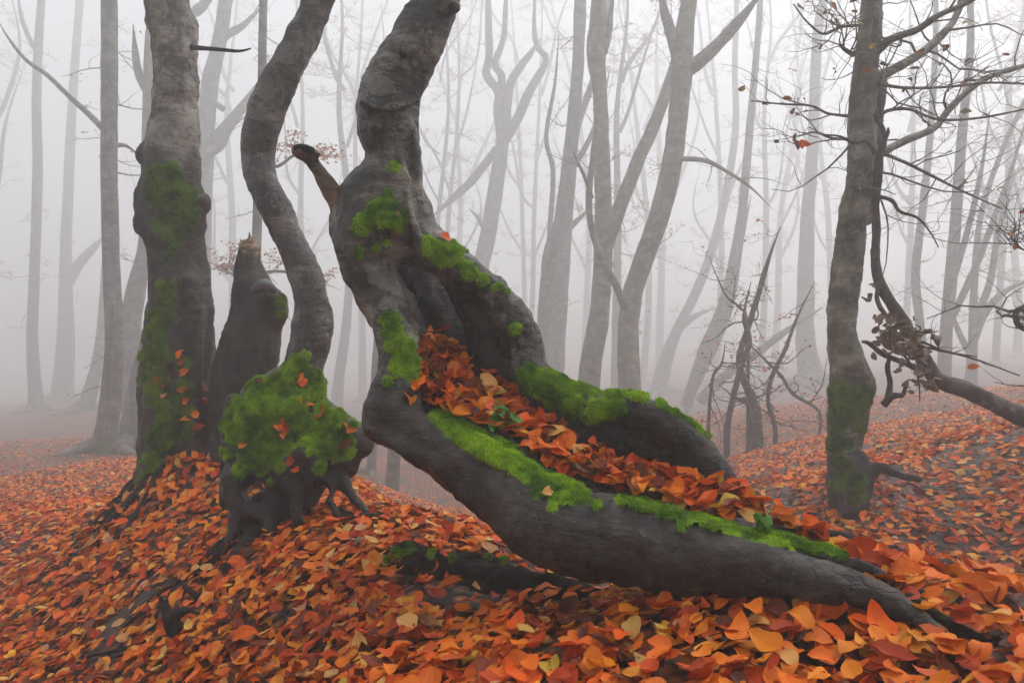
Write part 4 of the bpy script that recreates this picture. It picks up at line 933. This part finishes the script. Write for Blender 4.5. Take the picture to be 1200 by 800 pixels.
bg_tree('beech_tree', 'thinner twin beech with a broken knot behind the tall smooth one', [(676, 150, 16, 6), (668, 220, 16, 8), (662, 290, 16, 9), (658, 350, 16, 9.5), (654, 420, 16, 10), (652, 500, 16, 12)], [[(664, 270, 16, 4), (680, 255, 16, 3), (700, 235, 16, 2)], [(640, 340, 15.8, 3.5), (645, 260, 15.8, 3), (648, 200, 15.8, 3), (640, 160, 15.8, 2.6), (650, 100, 15.8, 2.3), (655, 40, 15.8, 2)]], 8, twigs=6, foliage=60)
bg_tree('beech_tree', 'greenish beech with a long side stem leaning out beyond the rear wall', [(703, -20, 11.5, 11), (701, 30, 11.5, 13), (698, 60, 11.5, 14), (703, 110, 11.5, 11), (706, 200, 11.5, 12), (707, 290, 11.5, 13.5), (702, 370, 11.5, 15), (692, 430, 11.5, 16), (686, 520, 11.5, 19)],
        [[(706, 62, 11.5, 6), (714, 30, 11.5, 5), (720, -20, 11.5, 4)], [(706, 300, 11.5, 9), (722, 255, 11.5, 8.5), (745, 195, 11.6, 8), (765, 150, 11.7, 7.5), (782, 105, 11.8, 6.5), (800, 40, 12, 5), (815, -30, 12, 4)]], 9, 'farg', twigs=8, foliage=200)
bg_tree('beech_tree', 'greenish forked beech with a thick raised limb and a pale dead strand', [(812, -20, 11, 10), (803, 30, 11, 13), (799, 80, 11, 16), (795, 130, 11, 14), (786, 200, 11, 15), (770, 260, 11, 15), (752, 310, 11, 14.5), (740, 350, 11, 15), (736, 400, 11, 15.5), (738, 450, 11, 17), (740, 530, 11, 22)],
        [[(798, 85, 11, 8), (788, 45, 11, 7), (778, 10, 11, 6), (770, -30, 11, 5)], [(808, 80, 11, 9), (825, 68, 10.9, 8), (848, 45, 10.8, 7), (870, 20, 10.7, 6.5), (895, -12, 10.6, 6)], [(733, 362, 10.7, 5), (722, 335, 10.6, 4.5), (706, 305, 10.5, 4.2), (694, 270, 10.5, 4), (690, 235, 10.5, 4), (694, 190, 10.5, 3.5), (700, 140, 10.6, 3), (706, 90, 10.7, 2.5)],
         [(694, 232, 10.5, 2.5), (684, 205, 10.4, 2), (675, 185, 10.4, 1.5), (665, 160, 10.4, 1)], [(790, 186, 11, 3.2), (825, 188, 10.8, 2.8), (850, 200, 10.7, 2.2), (880, 220, 10.6, 1.8), (905, 245, 10.5, 1.2)]], 10, 'farg', twigs=12, L=(.5, 1.8), foliage=220)
bg_tree('beech_tree', 'slender leaning beech rising right of the forked greenish one', [(884, 90, 17, 5), (876, 180, 17, 6), (868, 260, 17, 7), (850, 350, 17, 8), (825, 410, 17, 8), (806, 470, 17, 9), (800, 490, 17, 11)], [[(812, 455, 17, 6), (835, 410, 17, 5), (855, 360, 17, 4.5), (866, 300, 17, 4), (880, 230, 17, 3)], [(820, 470, 16.8, 7), (850, 440, 16.6, 6), (885, 415, 16.5, 5), (925, 385, 16.4, 4), (965, 360, 16.3, 3)]], 11, twigs=14, foliage=420)
bg_tree('beech_tree', 'pale S-bent beech deep in the fog past the forked greenish one', [(862, 150, 24, 5), (850, 230, 24, 6), (832, 300, 24, 6.5), (812, 350, 24, 7), (792, 390, 24, 8), (778, 430, 24, 11), (770, 470, 24, 14)], [[(795, 385, 24, 5), (815, 370, 24, 4), (840, 360, 24, 3)]], 12, twigs=12, foliage=420)
bg_tree('beech_tree', 'hazy beech with wide foot just left of the bent greenish grey trunk', [(958, 40, 20, 7), (952, 180, 20, 8), (946, 260, 20, 10), (944, 340, 20, 12), (944, 400, 20, 14), (952, 445, 20, 20)], (), 13, twigs=16, foliage=420)
bg_tree('beech_tree', 'slim beech with upright limbs rising above the lying end of the snag', [(1137, 60, 13, 5), (1128, 150, 13, 6.5), (1122, 230, 13, 7.5), (1114, 330, 13, 8.5), (1108, 400, 13, 9), (1106, 455, 13, 11)], [[(1116, 330, 13, 4), (1134, 270, 13, 3.5), (1150, 200, 13, 3), (1160, 130, 13, 2.5)], [(1112, 380, 13, 4), (1140, 320, 13, 4), (1160, 270, 13, 3.5), (1185, 200, 13, 3), (1205, 130, 13, 2)]], 14, twigs=16, foliage=480, depth=3)
bg_tree('beech_tree', 'many stemmed beech spreading over the far end of the bank', [(1150, 250, 14.5, 4), (1142, 330, 14.5, 5), (1140, 400, 14.5, 6.5), (1138, 450, 14.5, 9)], [[(1140, 400, 14.5, 5), (1155, 365, 14.5, 4.5), (1180, 340, 14.5, 4), (1215, 325, 14.5, 3)], [(1141, 380, 14.5, 4.5), (1160, 330, 14.5, 4), (1172, 260, 14.5, 3.5), (1190, 200, 14.5, 3)], [(1139, 420, 14.5, 4), (1120, 380, 14.5, 3.5), (1108, 330, 14.5, 3)]], 15, twigs=18, foliage=620)
bg_tree('beech_tree', 'crooked thin beech between the snag and the limbs of the bent trunk', [(1096, 60, 15, 4), (1090, 160, 15, 5), (1082, 240, 15, 5.5), (1073, 320, 15, 6), (1078, 380, 15, 6.5), (1082, 455, 15, 9)], (), 16, twigs=14, foliage=380)
bg_tree('beech_tree', 'short trunk of a beech seen through the gap under the hollow trunk', [(512, -20, 9.5, 6), (480, 60, 9.5, 6.5), (458, 150, 9.5, 7), (460, 250, 9.5, 7.5), (466, 350, 9.5, 8), (468, 440, 9.5, 8.5), (462, 530, 9.5, 9.5), (458, 592, 9.5, 12)], (), 17, twigs=2, L=(.4, .9), depth=2)
bg_tree('beech_tree', 'thin trunk beside the knot of the hollow tree, rooted down the far slope', [(500, -20, 11, 4.5), (470, 60, 11, 5), (448, 150, 11, 5.5), (446, 260, 11, 6), (446, 340, 11, 6), (440, 440, 11, 6.5), (436, 530, 11, 7), (433, 580, 11, 9)], (), 18, twigs=2, L=(.4, .9), depth=2)
bg_tree('beech_tree', 'left of two pale trunks standing on the far leafy slope', [(50, -20, 21, 5), (43, 100, 21, 6.2), (44, 200, 21, 6.6), (41, 300, 21, 7), (38, 400, 21, 7.6), (43, 482, 21, 11)], [[(44, 60, 21, 3.5), (34, 45, 21, 3), (24, 15, 21, 2.5), (20, -20, 21, 2)]], 19, twigs=14, foliage=300)
bg_tree('beech_tree', 'right of two pale trunks standing on the far leafy slope', [(95, -20, 26, 5), (86, 100, 26, 6), (81, 200, 26, 6.8), (77, 300, 26, 8), (77, 400, 26, 12), (72, 476, 26, 17)], [[(80, 330, 26, 7), (92, 310, 26, 6), (110, 290, 26, 5), (124, 275, 26, 4)]], 20, twigs=12, foliage=300)
bg_tree('beech_tree', 'leaning thin beech appearing past the straight bare trunk', [(127, -20, 19, 4), (128, 100, 19, 4.5), (129, 220, 19, 5), (125, 300, 19, 6), (121, 370, 19, 7), (115, 420, 19, 8), (107, 455, 19, 10), (100, 478, 19, 13)], (), 21, twigs=2, depth=2)
for i, (x0, xm, x1, d, r) in enumerate([(516, 514, 510, 24, 5), (546, 526, 512, 26, 5), (608, 612, 616, 32, 5), (545, 540, 538, 33, 6), (640, 626, 615, 30, 5), (400, 410, 396, 22, 8), (425, 418, 425, 28, 6), (730, 724, 722, 20, 8), (748, 758, 752, 30, 6), (770, 776, 772, 34, 7), (830, 845, 838, 30, 6),
                                      (905, 898, 890, 28, 6), (930, 915, 905, 32, 6), (1060, 1068, 1060, 26, 6), (1165, 1178, 1165, 22, 6), (1195, 1185, 1190, 27, 7), (345, 352, 348, 27, 6), (275, 272, 270, 30, 7), (205, 205, 208, 30, 7), (660, 690, 684, 34, 6), (985, 970, 975, 30, 6), (-20, -15, -18, 24, 8), (1230, 1225, 1220, 18, 8)]):
    r_ = np.random.default_rng(i); r *= .7; lb = []
    for q in range(4):
        y0 = 90 + 75 * q + r_.uniform(-25, 25); sg = r_.choice([-1, 1]); w0 = xm + (x0 - xm) * max(0, (250 - y0) / 230); k = r_.uniform(.35, .6)
        lb.append([(w0, y0, d, r * k), (w0 + sg * r_.uniform(8, 20), y0 - r_.uniform(18, 40), d, r * k * .9), (w0 + sg * r_.uniform(14, 45), y0 - r_.uniform(70, 110), d + r_.normal(0, .5), r * k * .7), (w0 + sg * r_.uniform(10, 70), y0 - r_.uniform(140, 190), d, r * k * .4)])
    bg_tree('beech_tree', 'faint slim beech standing far back in the fog', [(x0 + r_.normal(0, 6), 20 if d < 28 else 30, d, r * .4), ((x0 + xm) / 2 + r_.normal(0, 7), 130, d, r * .7), (xm, 250, d, r), ((x1 + xm) / 2 + r_.normal(0, 4), 360, d, r * 1.15), (x1, 455, d, r * 1.5)], lb, 40 + i, twigs=20, L=(1.2, 4.0), foliage=3400, group=FAR, sides=6, fl_size=(.10, .16))

def build_sapling(name, label, stems, seed, fol):
    t = None; rng = np.random.default_rng(seed); d = stems[0][-1][2]
    b = P(stems[0][-1][0], stems[0][-1][1], d); g = h1(b[0], b[1]); b[2] = g
    t = thing(name, b, label, 'sapling'); TW = Tubes(); tips = []
    for s in stems:
        c = [np.append(P(*q[:3]), q[3] * DM(q[2]) / F) for q in s]; e = c[-1]; gz = h1(e[0], e[1])
        if s[-1][3] > 1.6: c.append(np.array([e[0], e[1], min(gz - .05, e[2]), e[3]]))
        c = spline(c, 5); c[:7, 3] *= np.linspace(.25, .95, 7); T = Tubes(); T.add(c, 8, .2, seed); v, f = T.get(); part('stem', t, v, f, M['snag'])
        twig_tree(TW, c, rng, 15, (.3, 1.0), 4, 2, .6, .03, .0, tips, .3, .003)
    v, f = TW.get(); part('twigs', t, v, f, M['twig'], kind='stuff')
    tp = np.concatenate(tips); tp = tp[rng.choice(len(tp), fol)] + rng.normal(0, .03, (fol, 3))
    v, q, c, u = leaf_cloud(tp, np.tile([0, -.3, .9], (fol, 1)), rng.uniform(.055, .08, fol), leaf_colors(fol, rng) * np.array([.75, .8, 1.1]), LEAF_LO, rng, .6); part('foliage', t, v, [q], M['leaf'], True, {'Col': c, 'luv': u}, 'stuff')
build_sapling('beech_sapling', 'tangled reddish sapling with crooked stems beyond the tail of the hollow trunk',
              [[(915, 265, 8.5, 2), (902, 300, 8.5, 2.6), (890, 340, 8.5, 3.2), (878, 380, 8.5, 3.6), (866, 420, 8.5, 4), (872, 445, 8.5, 4.5), (882, 470, 8.5, 6), (885, 498, 8.5, 9)], [(880, 330, 8.4, 2), (872, 370, 8.4, 3), (878, 400, 8.4, 3.4), (868, 430, 8.4, 3.6), (858, 470, 8.4, 3.6), (852, 505, 8.4, 4)],
               [(850, 400, 8.3, 1.2), (846, 425, 8.3, 1.6), (836, 440, 8.3, 1.8), (832, 470, 8.3, 2), (830, 508, 8.3, 2.4)], [(955, 330, 8.5, 1.2), (935, 370, 8.5, 1.8), (920, 410, 8.5, 2.4), (905, 440, 8.5, 2.8), (900, 470, 8.5, 2.8), (908, 498, 8.5, 3)], [(870, 395, 8.5, 1), (895, 420, 8.5, 1.6), (915, 440, 8.5, 2), (930, 462, 8.4, 2), (960, 482, 8.3, 1.8)],
               [(830, 300, 8.6, 1), (850, 345, 8.5, 1.4), (866, 360, 8.5, 1.6), (876, 385, 8.5, 1.8)], [(842, 450, 8.3, 1.2), (860, 465, 8.3, 1.8), (878, 478, 8.4, 2.4)]], 61, 260)
build_sapling('beech_sapling', 'bare twiggy sapling at the right edge above the snag with a hooked stem', [[(1215, 300, 5.5, 1.2), (1195, 290, 5.5, 1.5), (1188, 280, 5.5, 1)], [(1215, 350, 5.4, 3), (1195, 362, 5.4, 3.6), (1190, 370, 5.4, 3.8), (1195, 382, 5.4, 3.6), (1220, 400, 5.4, 3.5), (1235, 480, 5.3, 4)]], 62, 14)

# ------------------------------------------------------------------ fallen leaves on the ground
def build_leaves():
    rng = np.random.default_rng(77); allp = []
    bands = [(1.2, 3.0, 1150, 1), (3.0, 5.0, 980, 1), (5.0, 8.0, 560, 0), (8.0, 13.0, 280, 0), (13.0, 30.0, 52, 0)]
    for y0, y1, rho, hi in bands:
        w = .70 * y1 + .9; n = int(rho * (y1 - y0) * 2 * w)
        x = rng.uniform(-w, w, n); y = rng.uniform(y0, y1, n); k = np.abs(x) < .70 * y + .9; x, y = x[k], y[k]
        k = rng.uniform(0, 1, len(x)) < cover_at(x, y); x, y = x[k], y[k]
        # bare rotten log and earth under the leaning trunk
        pxx = 600 + F * x / y
        z = H(x, y); pyy = 400 - F * (z - CZ) / y
        bare = (y > 2.2) & (y < 2.95) & (pxx > 470) & (pxx < 720) & (pyy < 722 + .0 * pxx) & (pyy > 660) & (rng.uniform(0, 1, len(x)) < .8)
        x, y, z = x[~bare], y[~bare], z[~bare]
        N = Hn(x, y); size = np.clip(rng.normal(.067, .014, len(x)), .035, .1) * (1.0 if hi else 1.12)
        lift = rng.uniform(0, 1, len(x)) ** 1.6 * (.036 if hi else .03) + .004
        pos = np.stack([x, y, z], 1) + N * lift[:, None]
        allp.append((pos, N, size, lift, hi))
    # the 300 that show largest: near the camera, on top of the others, inside the picture
    pos, N, size, lift, hi = allp[0]; px, py = pix(pos)
    vis = (px > -20) & (px < 1220) & (py < 815)
    score = np.where(vis, size / pos[:, 1] * (1 + .6 * lift / .04), 0); sel = np.argsort(-score)[:300]; msk = np.zeros(len(pos), bool); msk[sel] = True
    for i in sel: leaf_object(GROUND, pos[i] + N[i] * .010, N[i], float(np.clip(size[i], .055, .1)), rng, .26)
    allp[0] = (pos[~msk], N[~msk], size[~msk], lift[~msk], hi)
    Vs, Qs, Cs, Us = [], [], [], []; o = 0
    for pos, N, size, lift, hi in allp:
        c = leaf_colors(len(pos), rng)
        v, q, cc, u = leaf_cloud(pos, N, size, c, LEAF_MID if hi and pos[:, 1].mean() < 3 else LEAF_LO if pos[:, 1].mean() < 8 else LEAF_FAR, rng, .29)
        Vs.append(v); Qs.append(q + o); Cs.append(cc); Us.append(u); o += len(v)
    part('leaf_litter', GROUND, np.concatenate(Vs), [np.concatenate(Qs)], M['leaf'], True, {'Col': np.concatenate(Cs), 'luv': np.concatenate(Us)}, 'stuff')
build_leaves()
def build_twig_litter():
    rng = np.random.default_rng(91); T = Tubes(); n = 130
    y = rng.uniform(1.5, 6, n); x = rng.uniform(-.72, .72, n) * y; z = H(x, y)
    for i in range(n):
        a = rng.uniform(0, 6.28); w = walk((x[i], y[i], z[i] + .034), (math.cos(a), math.sin(a), 0), rng.uniform(.06, .28), rng.uniform(.0012, .003), 5, .2, 0, rng)
        w[:, 2] = H(w[:, 0], w[:, 1]) + rng.uniform(.028, .045); T.add(w, 5, .1)
    v, f = T.get(); part('twig_litter', GROUND, v, f, M['root'], kind='stuff')
build_twig_litter()

# ------------------------------------------------------------------ the fog
def build_haze():
    zs = [max((o.matrix_world @ Vector(c)).z for c in o.bound_box) for o in SC.objects if o.type == 'MESH' and o.parent is None]
    bpy.context.view_layer.update()
    hi = -9; lo = 9
    for o in SC.objects:
        if o.type != 'MESH': continue
        for c in o.bound_box:
            z = (o.matrix_world @ Vector(c)).z; hi = max(hi, z); lo = min(lo, z)
    x, y0, y1, z0, z1 = 132, -132, 132, lo - 1.0, hi + .3
    print('HAZE z', z0, z1)
    V = np.array([(a, b, c) for a in (-x, x) for b in (y0, y1) for c in (z0, z1)])
    q = np.array([(0, 1, 3, 2), (4, 6, 7, 5), (0, 4, 5, 1), (2, 3, 7, 6), (0, 2, 6, 4), (1, 5, 7, 3)])
    m = bpy.data.materials.new('haze'); m.use_nodes = True; t = m.node_tree; t.nodes.clear()
    o_ = t.nodes.new('ShaderNodeOutputMaterial'); v = t.nodes.new('ShaderNodeVolumePrincipled')
    v.inputs['Color'].default_value = (.968, .98, .988, 1); v.inputs['Density'].default_value = HAZE_DENSITY; v.inputs['Anisotropy'].default_value = .32
    t.links.new(v.outputs[0], o_.inputs['Volume'])
    o = link('haze', mesh('haze', V, [q], m, False)); tag(o, 'pale autumn fog filling the whole wood', None, None, 'stuff')
build_haze()
